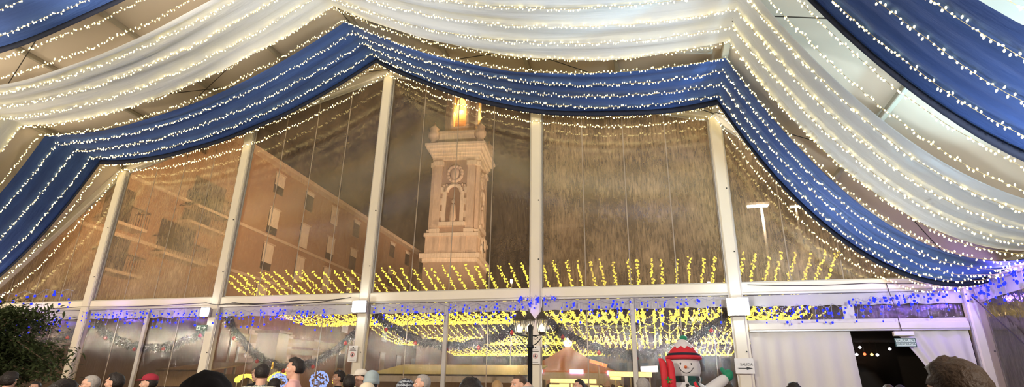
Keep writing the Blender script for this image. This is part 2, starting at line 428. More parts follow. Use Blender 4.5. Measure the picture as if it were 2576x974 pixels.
# ---------------------------------------------------------------- doorway bay, right of the snowman
BX0, BX1 = 10.17, 14.83
zr = 3.18          # door rail
mid = hit(2138, 800, 1, D)[0]
za, zb = HB-.46, HB-.78
window('s', [(BX0+.1, zb), (mid-.12, zb), (mid-.12, za), (BX0+.1, za)], 'pvc_low', frame=False)
window('s', [(mid+.12, zb), (BX1-.05, zb), (BX1-.05, za), (mid+.12, za)], 'pvc_low', frame=False)
def wavy(poly_fn, nx, nz, amp, k):
    """hanging cloth: poly_fn(u, v) -> x, z ; folds run down"""
    m = MB(); vs = []; fs = []
    for lay in (0, .012):
        for i in range(nx+1):
            for q in range(nz+1):
                u, v = i/nx, q/nz; x, z = poly_fn(u, v)
                vs.append((x, lay+amp*math.sin(u*k+1.5*math.sin(u*5))*(.3+.7*v), z))
    w = nz+1; o2 = (nx+1)*w
    for i in range(nx):
        for q in range(nz):
            a = i*w+q; fs.append((a, a+1, a+w+1, a+w)); fs.append((o2+a, o2+a+w, o2+a+w+1, o2+a+1))
    return m.add(vs, fs)
wl = wavy(lambda u, v: (BX0+(BX1-BX0)*u, zb-(zb-zr-.05)*v), 40, 4, .012, 20)
wf = wl.build('wall_gable', 'white_wall', loc=(0, D+.02, 0), smooth=True); struct(wf)
tm = MB().box(mid-.12, mid+.12, D+.0, D+.03, zb, za); struct(tm.build('trim_1', 'white_wall'))
t = thing('door_rail', ((BX0+BX1)/2, D-.05, zr), 'long cream rail across the top of the white doorway', 'rail')
MB().bar((-2.28, 0, 0), (2.28, 0, 0), .12, .16).build('rail', 'alu', t)
MB().bar((-2.28, -.03, -.1), (2.28, -.03, -.1), .05, .035).build('lower_track', 'alu2', t)
t2 = thing('door_post', (BX0-.02, D-.05, 0), 'slim aluminium door post left of the white curtains', 'post')
MB().bar((0, 0, 0), (0, 0, zb), .1, .12, up=(0, 1, 0)).build('upright', 'alu', t2)
MB().box(-.09, .09, -.08, .08, 0, .015).build('base_plate', 'alu2', t2)
dx0 = hit(2150, 900, 1, D)[0]; dx1 = hit(2262, 870, 1, D)[0]
cu = wavy(lambda u, v: (BX0+.05+(dx0-BX0-.05+.10*v*u)*u, zr-.1-(zr-.14)*v), 80, 14, .045, 40)
tag(cu.build('curtain', 'white_wall', loc=(0, D-.02, 0), smooth=True), 'wide white curtain hanging left of the dark doorway', 'curtain', 'doorway curtains')
def swept(u, v):
    xl = dx1-.05+.75*math.sin(min(1, v*1.7)*PI/2)*1.0
    return (xl+(BX1-.06-xl)*u, zr-.1-(zr-.14)*v)
cu = wavy(swept, 60, 24, .06, 30)
tag(cu.build('curtain', 'white_wall', loc=(0, D-.02, 0), smooth=True), 'white curtain swept aside right of the dark doorway, under the emergency exit sign', 'curtain', 'doorway curtains')
# dark lobby behind the doorway
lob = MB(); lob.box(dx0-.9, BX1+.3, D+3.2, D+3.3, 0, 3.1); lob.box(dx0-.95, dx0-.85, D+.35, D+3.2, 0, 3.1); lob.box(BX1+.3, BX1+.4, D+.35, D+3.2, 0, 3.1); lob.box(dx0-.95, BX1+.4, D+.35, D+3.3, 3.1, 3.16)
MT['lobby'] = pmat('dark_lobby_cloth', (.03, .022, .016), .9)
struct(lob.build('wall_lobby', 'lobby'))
t = thing('shelf_post', (dx0+.33, D+1.6, 0), 'dark upright post standing just inside the doorway', 'post')
MB().bar((0, 0, 0), (0, 0, 3.05), .12, .16, up=(0, 1, 0)).build('upright', 'black', t)
MB().box(-.12, .12, -.12, .12, 0, .02).build('base_plate', 'black', t)
for (px, py, mt, nm) in ((2163, 874, 'white_bulb', 'white lamp seen highest in the dark doorway'), (2155, 892, 'white_bulb', 'white lamp low at left in the dark doorway'), (2175, 891, 'red_bulb', 'red lamp in the dark doorway'), (2193, 892, 'warm_glow', 'orange lamp in the dark doorway'), (2207, 893, 'white_bulb', 'white lamp right of the orange one in the doorway'), (2238, 878, 'white_bulb', 'white lamp below the emergency exit sign')):
    p = hit(px, py, 1, D+2.9); t = thing('lobby_lamp', p, nm, 'lamp', 'small lamps in the doorway')
    MB().lathe([(.01, -.04), (.035, -.02), (.04, 0), (.02, .03)], 10).build('bulb', mt, t, smooth=True)
    MB().tube([(0, 0, .03), (0, 0, 3.1-p.z)], .006).build('cord', 'cable', t)

# right side wall
xw = 15.0
t = thing('side_beam', (xw, D, HB), 'purple lit beam running toward the viewer at the right edge', 'beam')
MB().bar((0, -.2, 0), (0, Y0-D, 0), .16, .25).build('beam', 'beam', t)
MB().bar((-.03, -.2, -.16), (-.03, Y0-D, -.16), .1, .06).build('lower_rail', 'alu2', t)
m = MB(); vs = []; fs = []
for i in range(61):
    y = -.2-(D-.2-Y0)*i/60
    for q, z in enumerate((-.19, -.34, -.5)):
        vs.append((.03*math.sin(i*.9+q)*(q*.5), y, z))
for i in range(60):
    for q in range(2): o = i*3+q; fs.append((o, o+3, o+4, o+1))
tag(m.add(vs, fs).build('flap', 'flap', loc=(xw, D, HB), smooth=True), 'cloth flap under the side beam at the right edge', 'flap', 'cloth flaps under the beam')
wn += 1
w = thing('window_%d' % wn, (xw, D, 0), None, None); w['kind'] = 'structure'
MB().add([(0, -.2, 1.75), (0, -6.8, 1.75), (0, -6.8, HB-.45), (0, -.2, HB-.45)], [(0, 1, 2, 3)]).build('pane', 'pvc_low', w)
struct(MB().box(xw-.02, xw+.02, Y0, D-.2, 0, 1.75).build('wall_right', 'white_wall'))
struct(MB().box(xw-.02, xw+.02, Y0, D-7, 1.75, HB-.55).build('wall_right_rear', 'white_wall'))
struct(MB().box(-15.02, -14.98, Y0, D-.2, 0, HB-.1).build('wall_left', 'white_wall'))
struct(MB().box(-15, 15, Y0-.04, Y0, 0, HB).build('wall_rear', 'white_wall'))
tag(MB().tube([(xw-.1, D-.25, HB-.35), (xw-.1, D-2.0, 2.3)], .012).build('bracing_cable', 'cable'), 'pale bracing cable slanting across the clear side wall at the right edge', 'cable', 'roof bracing cables')

# ---------------------------------------------------------------- drapes
def drape(j0, j1, mat, hem=None, hemw=.0, seed=0):
    m = MB(); nv = max(10, int((j1-j0)*7)); xs = []
    for i in range(4):
        n = 30
        xs += [PX[i]+(PX[i+1]-PX[i])*q/n for q in range(n)]
    xs.append(15)
    vs = []; fs = []
    def pt(x, v):
        i = max(k for k in range(4) if x >= PX[k]-1e-6)
        t = (x-PX[i])/(PX[i+1]-PX[i]); amp = .035*math.sin(PI*t)**.5 + .015
        f = noise.noise(Vector((x*.18+seed, v*14, 1)))*amp*2.2+noise.noise(Vector((x*.5+seed, v*40, 7)))*amp*.6
        e = 2*v-1
        return Vector((x, sy(j0)+(sy(j1)-sy(j0))*v+.04*noise.noise(Vector((x*.6, v*3, seed))), swag(x, j0+(j1-j0)*v)+.07+f-.05*e*e*math.sin(PI*t)))
    for lay in (0, .006):
        for x in xs:
            for q in range(nv+1): vs.append(pt(x, q/nv)+Vector((0, 0, lay)))
    w = nv+1; o2 = len(xs)*w
    for i in range(len(xs)-1):
        for q in range(nv):
            a = i*w+q; fs += [(a, a+1, a+w+1, a+w), (o2+a, o2+a+w, o2+a+w+1, o2+a+1)]
    m.add(vs, fs)
    o = m.build('drape', mat, smooth=True)
    if hem:  # hem strip coloured darker than the drape
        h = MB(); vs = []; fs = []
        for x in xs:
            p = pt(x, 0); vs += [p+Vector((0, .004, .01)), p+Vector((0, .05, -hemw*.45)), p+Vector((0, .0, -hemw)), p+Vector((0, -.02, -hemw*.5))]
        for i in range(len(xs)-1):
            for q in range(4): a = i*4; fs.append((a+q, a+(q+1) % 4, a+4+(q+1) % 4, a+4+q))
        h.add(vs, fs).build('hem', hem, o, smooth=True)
    return o
d1 = drape(1.35, 4.7, 'blue_cloth', 'dark_hem', .16, 3)
tag(d1, 'blue cloth swag closest to the clear gable wall, scalloped over the posts', 'drape', 'cloth swags under the roof')
d2 = drape(5.9, 9.45, 'white_cloth', None, 0, 5)
tag(d2, 'white cloth swag across the tent between the two blue ones', 'drape', 'cloth swags under the roof')
d3 = drape(11.45, 14.6, 'blue_cloth', 'dark_hem', .2, 9)
tag(d3, 'blue cloth swag overhead, cut by the top left and top right of the picture', 'drape', 'cloth swags under the roof')

# ---------------------------------------------------------------- fairy light strings
def bulb_mesh(name, r, ln, mat, n=6):
    m = MB(); m.lathe([(r*.35, 0), (r*.85, ln*.25), (r, ln*.55), (r*.6, ln*.88), (r*.08, ln)], n)
    return m
BV = bulb_mesh('b', .0135, .042, 'bulb')
bulb_me = BV.mesh('bulb', 'bulb', True)
def hang_matrix(d):
    return Vector((0, 0, 1)).rotation_difference(Vector(d).normalized()).to_matrix()
where = {0: 'right against the gable wall, lowest of all', 1: 'second from gable wall, at edge of blue swag', 2: 'third from the gable wall, on the blue swag', 3: 'fourth from the gable wall, on the blue swag',
         4: 'fifth from the gable wall, upper edge of the blue swag', 5: 'in the bare gap between blue and white swags', 6: 'at the wall side edge of white swag', 7: 'second on the white swag from its wall side',
         8: 'third on the white swag from its wall side edge', 9: 'fourth on white swag, at its nearer edge', 10: 'first in the bare gap beyond the white swag', 11: 'second in the gap, beside the near blue hem',
         12: 'first on the near overhead blue swag, by its dark hem', 13: 'middle one on the near overhead blue swag', 14: 'third on the near overhead blue swag', 15: 'beyond the near overhead blue swag at the top right corner'}
rng = random.Random(11)
for j in range(16):
    y = sy(j); n = 720; pts = []
    wob = 100*j
    cum = []
    x = -15.0; path = []
    while x <= 15.0:
        path.append(Vector((x, y+.05*noise.noise(Vector((x*1.1, wob, 0))), swag(x, j)-.02+.035*noise.noise(Vector((x*2.2, wob, 5))))))
        x += .1
    path.append(Vector((15, y, swag(15, j))))
    cen = path[len(path)//2]
    t = thing('fairy_light_string', cen, 'warm white fairy light string '+where[j], 'string lights', 'warm fairy light strings across the tent')
    MB().tube([p-cen for p in path], .0042, 4, cap=False).build('cord', 'wire', t)
    # bulbs
    bl = []; acc = 0
    for a, b in zip(path[:-1], path[1:]):
        ln = (b-a).length; dd = (b-a)/ln; s = .058
        while acc < ln:
            p = a+dd*acc
            ang = rng.choice((-1, -1, -1, 1, 1))*(PI/2)+rng.uniform(-.9, .9)
            dr = Vector((rng.uniform(-.35, .35), math.cos(ang), math.sin(ang))).normalized()
            off = rng.uniform(.004, .022)
            bl.append((p+dr*off, dr))
            acc += s*rng.uniform(.6, 1.4)
        acc -= ln
    sc_ = []
    for i, (p, dr) in enumerate(bl):
        q = proj(p)
        if q[2] > 0 and -10 < q[0] < 2586 and -10 < q[1] < 984: sc_.append((q[2], i))
    sc_.sort(); big = set(i for _, i in sc_[:100])
    rest = MB()
    for i, (p, dr) in enumerate(bl):
        R = hang_matrix(dr)
        if i in big:
            o = bpy.data.objects.new('bulb', bulb_me); col.objects.link(o); o.parent = t
            o.matrix_local = Matrix.Translation(p-cen) @ R.to_4x4()
        else:
            rest.add([R @ Vector(v)+p-cen for v in BV.v], BV.f)
    rb = rest.build('bulb', 'bulb', t, smooth=True); rb['kind'] = 'stuff'
# hooks / steel eye cable at the attachment lines
for x, lb in ((-10, 'left knee'), (0, 'ridge'), (10, 'right knee')):
    tag(MB().tube([(x, D-.1, AZ[PX.index(x)]+.16), (x, D-9.5, AZ[PX.index(x)]+.16)], .012).build('hanging_wire', 'cable'), 'dark wire along the %s from which the light strings hang' % lb, 'wire', 'wires carrying the strings')

# ---------------------------------------------------------------- blue icicle lights
BB = MB(); BB.ell((0, 0, 0), .026, .026, .030, 8, 6)
bb_me = BB.mesh('bulb', 'blue_bulb', True)
def icicles(x0, x1, y0, y1, z, nd, lab, drop=(.15, .62), seed=1, dens=.75, zs=None):
    r = random.Random(seed)
    a = Vector((x0, y0, z)); b = Vector((x1, y1, z if zs is None else zs)); c = (a+b)/2
    t = thing('icicle_light', c, lab, 'icicle lights', 'blue icicle light curtains')
    cm = MB(); main = []
    for i in range(25):
        p = a+(b-a)*i/24; p = p+Vector((0, 0, -.05*math.sin(i*2.1)-.02*math.sin(i*5)))
        main.append(p-c)
    cm.tube(main, .006, 5)
    bl = []
    for i in range(nd):
        f = (i+r.uniform(.1, .9))/nd; p = a+(b-a)*f-c; p.z += r.uniform(-.02, .05)
        ln = r.uniform(*drop); q = Vector((r.uniform(-.06, .06), r.uniform(-.03, .03), -ln))
        cm.tube([p, p+q*.5+Vector((.02*math.sin(i), 0, 0)), p+q], .0035, 4)
        k = r.randint(2, 4)
        for h in range(k):
            if r.random() < dens+.2: bl.append(p+q*((h+r.uniform(.5, 1))/k)+Vector((r.uniform(-.03, .03), r.uniform(-.03, .02), 0)))
    cm.build('cord', 'blue_wire', t)
    for p in bl[:98]:
        o = bpy.data.objects.new('bulb', bb_me); col.objects.link(o); o.parent = t; o.location = p; s = r.uniform(.55, 1.25); o.scale = (s, s, s)
    return t
yi = D-.24; zi = HB-.26
icicles(-14.5, -10.3, yi, yi, zi-.35, 22, 'blue icicle lights over the far left bay, half behind the tree', seed=2, zs=zi-.1)
icicles(-9.9, -5.2, yi, yi, zi, 32, 'blue icicle lights left of the small floodlight', seed=3)
icicles(-4.8, -.8, yi, yi, zi-.08, 26, 'blue icicle lights between the small and middle floodlights', seed=4)
icicles(.3, 4.6, yi, yi, zi-.02, 26, 'blue icicle lights left of the three lantern lamp', seed=5)
icicles(4.55, 5.6, yi, yi, zi+.12, 10, 'short bunch of blue lights on the post above the lantern lamp', seed=6, drop=(.05, .3))
icicles(5.7, 9.7, yi, yi, zi-.02, 26, 'blue icicle lights above the snowman', seed=7)
icicles(10.4, 12.4, yi, yi, zi-.25, 15, 'blue icicle lights over the left half of the doorway bay', seed=8, drop=(.1, .5))
icicles(12.4, 14.8, yi, yi, zi-.15, 30, 'blue icicle lights over the right half of the doorway bay', seed=9, drop=(.05, .65), zs=zi+.12)
icicles(14.86, 14.86, D-.3, D-4.2, zi+.1, 34, 'blue icicle lights along the side wall at the right edge', seed=10, drop=(.05, .5))
icicles(-8.6, -4.5, 9.3, 9.8, 3.35, 20, 'blue lights tangled in the leafy tree at the left edge', seed=12, drop=(.1, .5), zs=3.55)

# ---------------------------------------------------------------- floodlights on the posts
def flood(p, w, h, lab, tilt=0):
    t = thing('floodlight', p, lab, 'floodlight', 'white floodlights on the posts')
    MB().bar((0, .05, -h*.5-.02), (0, .05, h*.5+.02), w+.05, .07, up=(0, 1, 0)).build('housing', 'alu2', t)
    m = MB(); m.bar((0, -.012, -h*.5), (0, -.012, h*.5), w, .05, up=(0, 1, 0)); m.build('lens', 'flood', t)
    f = MB()
    for i in range(5): f.box(-w*.4+i*w*.2-.006, -w*.4+i*w*.2+.006, .085, .11, -h*.4, h*.4)
    f.build('cooling_fins', 'alu2', t)
    MB().tube([(-w*.55, .05, 0), (-w*.55, .14, 0), (w*.55, .14, 0), (w*.55, .05, 0)], .012).build('bracket', 'alu2', t)
    return t
FL = [(515, 785, .24, .22, 'small white floodlight at the second post from the left, over the exit arrow'), (903, 771, .38, .28, 'white floodlight at the foot of the tallest upper post'), (1857, 771, .46, .38, 'largest and brightest floodlight, left of the white doorway')]
for px, py, w, h, lb in FL:
    p = hit(px, py, 1, D-.36); flood(p, w, h, lb)

# beam cable
def cable(pts, lab, r=.009, n=14):
    P = []
    for a, b in zip(pts[:-1], pts[1:]):
        for i in range(n):
            t = i/n; P.append(Vector(a).lerp(Vector(b), t)+Vector((0, 0, -.04*math.sin(PI*t))))
    P.append(Vector(pts[-1]))
    c = P[0]
    return tag(MB().tube([p-c for p in P], r, 5).build('cable', 'cable', loc=c), lab, 'cable', 'power cables along the beam')
yc = D-.15
cable([(-14.6, yc, HB-.1), (-10.2, yc, HB-.08), (-5.3, yc, HB-.05), (-4.6, yc, HB-.1), (-2, yc, HB-.04), (-.4, yc, HB)], 'thin dark cable pinned along the left half of the beam')
cable([(10.3, yc, HB+.06), (13, yc, HB+.02), (14.8, yc, HB+.02)], 'thin dark cable along the beam over the doorway')
sg = hit(2262, 838, 1, D-.14)
cable([(sg.x-.05, yc, HB), (sg.x+.02, yc, HB-.5), (sg.x+.06, D-.14, sg.z+.05)], 'thin cable dropping from the beam to the emergency exit sign')
cable([(-4.4, yc, HB-.05), (-2.7, yc, HB-.16), (-.6, yc, HB-.02)], 'second slack cable below the beam beside the middle floodlight')

# ---------------------------------------------------------------- garlands
def garland(a, b, sag, lab, seed, balls):
    a = Vector(a); b = Vector(b); c = (a+b)/2; r = random.Random(seed)
    t = thing('garland', c, lab, 'garland', 'dark pine garlands')
    P = [a.lerp(b, i/30)+Vector((0, 0, -4*sag*(i/30)*(1-i/30)+.03*math.sin(i*1.7)))-c for i in range(31)]
    MB().tube(P, [.09+.025*math.sin(i*2.3) for i in range(31)], 6).build('stem', 'foliage', t)
    m = MB()
    for i in range(30):
        for k in range(150):
            p = P[i].lerp(P[i+1], r.random())
            an = r.uniform(0, 2*PI); d = Vector((r.uniform(-.9, .9), math.cos(an), math.sin(an))).normalized()
            ln = r.uniform(.10, .24)*(1 if d.z < .3 else .85); s = d.cross(Vector((r.random(), r.random(), r.random()))).normalized()*r.uniform(.012, .024)
            q = p+d*ln+Vector((0, 0, -.02))
            s2 = d.cross(s).normalized()*.006
            m.add([p+s, p-s, p+s2*2, q], [(0, 1, 3), (1, 2, 3), (2, 0, 3)])
    n = m.build('needles', 'foliage', t); n['kind'] = 'stuff'
    bm = MB(); bm.ell((0, 0, 0), .055, .055, .055, 10, 8); bm.lathe([(.014, .05), (.014, .07), (.004, .075)], 8)
    me = bm.mesh('bauble', 'red_gloss', True)
    for k in range(balls):
        f = (k+.6)/balls; i = int(f*30)
        put('bauble', me, t, P[min(i, 30)]+Vector((0, -.1, -.14)))
yg = D+.32
garland((-14.6, yg, 3.3), (-10.2, yg, 3.5), .5, 'dark garland behind the tree at the far left', 1, 3)
garland((-9.85, yg, 3.55), (-5.15, yg, 3.5), .72, 'dark garland left of the exit arrow post', 2, 4)
garland((-4.85, yg, 3.72), (-.15, yg, 3.45), 1.35, 'deep hanging dark garland above the man in pink', 3, 5)
garland((.15, yg, 3.72), (4.75, yg, 3.5), .78, 'dark garland left of the three lantern lamp', 4, 5)
garland((5.2, yg, 3.5), (9.85, yg, 3.6), .95, 'dark garland between the lantern lamp and the snowman', 5, 5)

# ---------------------------------------------------------------- signs
def text(s, size, mat, parent, loc, align='CENTER', ext=.002):
    c = bpy.data.curves.new('lettering', 'FONT'); c.body = s; c.size = size; c.align_x = align; c.align_y = 'CENTER'; c.extrude = ext
    o0 = bpy.data.objects.new('lettering', c); col.objects.link(o0)
    dg = bpy.context.evaluated_depsgraph_get(); me = bpy.data.meshes.new_from_object(o0.evaluated_get(dg))
    bpy.data.objects.remove(o0); me.materials.clear(); me.materials.append(MT[mat])
    o = bpy.data.objects.new('lettering', me); col.objects.link(o); o.parent = parent; o.location = loc; o.rotation_euler = (PI/2, 0, 0)
    return o
def board(w, h, mat, parent, name='board', d=.012):
    return MB().bar((0, 0, -h/2), (0, 0, h/2), w, d, up=(0, 1, 0), ch=.002).build(name, mat, parent)
# green exit arrow sign: running figure and arrow
p = hit(507, 825, 1, D-.26); t = thing('exit_arrow_sign', p, 'dark green exit sign with running figure and white arrow, on the second post from left', 'sign')
board(.40, .17, 'sign_green', t)
MB().box(-.17, -.03, -.012, -.008, -.062, .062).build('figure_panel', 'sign_white', t)
m = MB(); m.ell((-.085, -.014, .038), .013, .003, .013, 8, 6); m.cap((-.09, -.014, .02), (-.105, -.014, -.012), .012, .01, 6); m.cap((-.105, -.014, -.012), (-.075, -.014, -.03), .007, .006, 6)
m.cap((-.075, -.014, -.03), (-.08, -.014, -.05), .006, .005, 6); m.cap((-.105, -.014, -.012), (-.13, -.014, -.03), .007, .006, 6); m.cap((-.13, -.014, -.03), (-.15, -.014, -.03), .006, .005, 6); m.cap((-.09, -.014, .015), (-.065, -.014, .0), .006, .005, 6); m.cap((-.09, -.014, .015), (-.125, -.014, .01), .006, .005, 6)
m.build('running_figure', 'sign_green', t, smooth=True)
MB().prism([(.01, -.014), (.09, -.014), (.085, -.05), (.165, 0), (.085, .05), (.09, .014), (.01, .014)], -.013, -.007).build('arrow', 'sign_white', t)
# notices with prohibition mark
def notice(px, py, w, h, lab, big=False):
    p = hit(px, py, 1, D-.27); t = thing('notice', p, lab, 'notice', 'paper notices taped to posts')
    board(w, h, 'paper', t, 'sheet', .006)
    ring = MB(); ring.tube([(.055*math.cos(a), 0, .055*math.sin(a)) for a in [2*PI*i/24 for i in range(24)]], .007, 6, closed=True)
    ring.bar((-.038, 0, .038), (.038, 0, -.038), .010, .006); ring.build('prohibition_ring', 'sign_red', t, loc=(0, -.008, -.03))
    f = MB(); f.cap((0, 0, .01), (0, 0, -.015), .012, .016, 8); f.ell((0, 0, .03), .01, .004, .01, 8, 6); f.cap((-.03, 0, -.02), (.028, 0, -.02), .006, .005, 6)
    f.build('pictogram', 'ink', t, loc=(0, -.006, -.03))
    l = MB()
    for i in range(2): l.box(-w*.36+.01*i, w*.36-.02*i, -.006, -.004, .075+i*.035, .09+i*.035)
    l.box(-.02, .02, -.006, -.004, h/2-.06, h/2-.025); l.box(-w*.3, w*.3, -.006, -.004, -h/2+.03, -h/2+.038)
    l.build('print', 'ink', t)
notice(887, 890, .27, .42, 'white notice with a round prohibition mark on the tall post near the beanies')
notice(1347, 893, .24, .44, 'white notice with a red round mark behind the lantern lamp pole')
p = hit(1873, 921, 1, D-.28); t = thing('exit_notice', p, 'white paper reading SALIDA above a black arrow, beside the curtain', 'notice')
board(.42, .34, 'paper', t, 'sheet', .006)
text('SALIDA', .085, 'ink', t, (.045, -.008, .03))
MB().prism([(-.16, -.045), (-.13, -.062), (.04, -.062), (.04, -.09), (.18, -.055), (.04, -.02), (.04, -.045)], -.008, -.004).build('arrow', 'ink', t)
t = thing('emergency_exit_sign', hit(2278, 862, 1, D-.2), 'dark green sign reading SALIDA DE EMERGENCIA over the doorway edge', 'sign')
board(.42, .19, 'sign_green', t)
m = MB(); m.box(-.19, .19, -.011, -.007, .006, .082); m.box(-.19, .19, -.011, -.007, -.08, -.006); m.build('letter_panel', 'sign_white', t)
text('SALIDA DE', .075, 'sign_green', t, (0, -.013, .043)); text('EMERGENCIA', .062, 'sign_green', t, (0, -.013, -.042))
t = thing('emergency_light', hit(2272, 840, 1, D-.2), 'small pale emergency light box above the green sign', 'lamp')
MB().bar((-.2, 0, 0), (.2, 0, 0), .09, .1).build('housing', 'beam', t, smooth=False); MB().bar((-.18, -.05, -.01), (.18, -.05, -.01), .02, .06).build('diffuser', 'paper', t)

# ---------------------------------------------------------------- three lantern street lamp
p = at(1334, 870, 12.6); p.z = 0
zt = (at(1334, 845, 12.6)).z
t = thing('street_lamp', p, 'black street lamp with three lit lanterns before the gable wall', 'street lamp')
MB().lathe([(.2, 0), (.2, .06), (.14, .12), (.12, .5), (.07, .56), (.055, .7), (.052, zt-.28), (.085, zt-.26), (.085, zt-.22), (.06, zt-.2), (.06, zt+.22), (.03, zt+.26)], 16).build('pole', 'black', t, smooth=True)
def lantern(x, y, z):
    l = MB(); l.lathe([(.012, 0), (.05, .01), (.075, .05), (.08, .06)], 6); l.lathe([(.155, .34), (.165, .35), (.12, .40), (.05, .50), (.02, .52), (.012, .58), (.002, .62)], 6)
    for k in range(6):
        a = 2*PI*k/6; l.bar((.078*math.cos(a), .078*math.sin(a), .055), (.14*math.cos(a), .14*math.sin(a), .345), .012, .012)
    f = l.build('lantern', 'bronze', t, (x, y, z))
    gm, nt, out = MT.get('_g'), None, None
    g = MB(); g.lathe([(.072, .06), (.134, .34)], 6); g.build('glass', 'glass', f)
    b = MB(); b.lathe([(.015, .07), (.045, .12), (.05, .17), (.03, .22), (.004, .25)], 10); b.build('bulb', 'flame', f, smooth=True)
_m, _nt, _o = new_mat('lantern_glass'); _a = N(_nt, 'ShaderNodeBsdfTransparent'); _a.inputs[0].default_value = (.95, .93, .88, 1); _b = N(_nt, 'ShaderNodeBsdfGlossy', Roughness=.1)
_c = N(_nt, 'ShaderNodeBsdfTranslucent'); _x = N(_nt, 'ShaderNodeMixShader'); _x.inputs[0].default_value = .12; _y = N(_nt, 'ShaderNodeMixShader'); _y.inputs[0].default_value = .18
L(_nt, _a, 0, _x, 1); L(_nt, _b, 0, _x, 2); L(_nt, _x, 0, _y, 1); L(_nt, _c, 0, _y, 2); L(_nt, _y, 0, _o, 0); MT['glass'] = _m
R3 = .27
for an in (175, 5+360-12, 250):
    a = math.radians(an); x, y = R3*math.cos(a), R3*math.sin(a)
    if an == 250: x, y = -.09, .26
    lantern(x*(1.0), y, zt+.02 if an != 250 else zt+.05)
    A = Vector((x, y, 0))
    m = MB(); m.tube([(0, 0, zt), A+Vector((0, 0, zt+.02))], .014)
    sc1 = [Vector((0, 0, zt-.2)).lerp(A+Vector((0, 0, zt-.02)), q/10)+Vector((0, 0, -.06*math.sin(PI*q/10))) for q in range(11)]
    m.tube(sc1, .012)
    e = A*.45; m.tube([e+Vector((0, 0, zt-.05))+Vector((A.x*.22*math.cos(q*.6)*(1-q/14), A.y*.22*math.cos(q*.6)*(1-q/14), .05*math.sin(q*.6)*(1-q/14))) for q in range(12)], .009)
    m.build('bracket', 'black', t, smooth=True)

# ---------------------------------------------------------------- inflatable snowman
dp = 9.4; b = at(1722, 930, dp); k = dp/F      # metres per pixel there
def sm(px, py, dy=0): q = at(px, py, dp); return Vector((q.x-b.x, dy, q.z))
t = thing('inflatable_snowman', (b.x, b.y, 0), 'inflatable snowman with red and white hat, tartan scarf and raised green mitten', 'inflatable snowman', rz=.1)
zh = sm(1722, 948).z; ztop = sm(1722, 908).z
hw = 38*k
body = MB(); body.lathe([(.05, 0), (.42, .02), (.56, .2), (.60, .5), (.54, .82), (.44, zh-.34), (.34, zh-.17), (.25, zh-.11), (.21, zh-.05), (.20, zh)], 28)
bo = body.build('body', 'snow', t, smooth=True)
hd = MB(); hd.lathe([(.10, zh-.03), (hw*.92, zh), (hw*1.0, zh+.06), (hw*1.03, (zh+ztop)/2), (hw, ztop-.04), (hw*.9, ztop+.02)], 28); hd.build('head', 'snow', t, smooth=True)
def sph(nm, mt, px, py, rx, ry, rz, dy, n=14):
    q = sm(px, py); return MB().ell((0, 0, 0), rx, ry, rz, n, 10).build(nm, mt, t, (q.x, dy, q.z), smooth=True)
fy = -hw*.98
sph('eye', 'ink', 1707, 917, .014, .02, .018, fy*.93); sph('eye', 'ink', 1733, 918, .014, .02, .018, fy*.93)
MB().lathe([(.026, 0), (.022, .05), (.004, .1)], 12, mat=Matrix.Rotation(PI/2, 3, 'X')).build('nose', 'orange', t, (sm(1719, 926).x, fy+.01, sm(1719, 926).z), smooth=True)
sp = [(1704, 927), (1708, 934), (1714, 939), (1720, 941), (1728, 939), (1734, 934), (1738, 928)]
mp = [sm(*q) for q in sp]
MB().tube([(q.x, -math.sqrt(max(.001, (hw*1.03)**2-q.x**2))-.003, q.z) for q in mp], .0055).build('mouth', 'ink', t, smooth=True)
zb_ = sm(1722, 900).z
MB().tube([(hw*1.04*math.cos(a), hw*1.04*math.sin(a), zb_) for a in [2*PI*i/28 for i in range(28)]], 5.4*k, 12, closed=True).build('hat_brim', 'red', t, smooth=True)
z1 = sm(1722, 896).z; z2 = sm(1722, 872).z; z3 = sm(1722, 854).z
prof = lambda z: .93*hw*(1-(z-z1)/(z3-z1))**.8+.045 if z < z3 else .045
m = MB(); m.lathe([(prof(z1+(z2-z1)*i/8*1.05)*1.0, z1+(z2-z1)*i/8*1.05) for i in range(9)], 28); m.build('hat', 'red', t, smooth=True)
m = MB(); m.lathe([(prof(z1)+.008, z1+.005), (prof(z1+.03)+.014, z1+.02), (prof(z1+.05)+.006, z1+.045)], 28); m.build('hat_band', 'dark_hem', t, smooth=True)
vs = []; n = 40; rows = 7
for i in range(n):
    a = 2*PI*i/n; zl = z2-.028+(.05 if i % 4 == 0 else .025 if i % 4 in (1, 3) else 0)-.01
    for q in range(rows+1):
        z = zl+(z3+.01-zl)*q/rows; r = prof(min(z, z3-.0001))+.008; vs.append((r*math.cos(a), r*math.sin(a), z))
fs = [(i*(rows+1)+q, ((i+1) % n)*(rows+1)+q, ((i+1) % n)*(rows+1)+q+1, i*(rows+1)+q+1) for i in range(n) for q in range(rows)]
MB().add(vs, fs).build('hat_tip', 'snow', t, smooth=True)
sph('pompom', 'green', 1720, 848, 10*k, 10*k, 7*k, 0)
# scarf: tartan band around the neck
zs0, zs1 = sm(1722, 963).z, sm(1722, 948).z
cols = ['ink', 'dark_hem', 'snow', 'green', 'green', 'red', 'green', 'green', 'snow', 'dark_hem', 'ink', 'red']
nseg = 36
cs = {'ink': 'black', 'dark_hem': 'dark', 'snow': 'white', 'green': 'green', 'red': 'red'}
MT['scarf_green'] = pmat('dark_scarf_green', (.01, .06, .05), .8)
sc_m = bpy.data.meshes.new('scarf'); v = []; f = []; mi = []
for i in range(nseg):
    a = 2*PI*i/nseg
    for r, z in ((hw*.99, zs0), (hw*1.06, (zs0+zs1)/2), (hw*1.0, zs1)): v.append((r*math.cos(a), r*math.sin(a), z))
for i in range(nseg):
    for q in range(2): f.append((i*3+q, ((i+1) % nseg)*3+q, ((i+1) % nseg)*3+q+1, i*3+q+1)); mi.append([0, 0, 1, 2, 2, 3][i % 6] if i % 6 != 5 else 2)
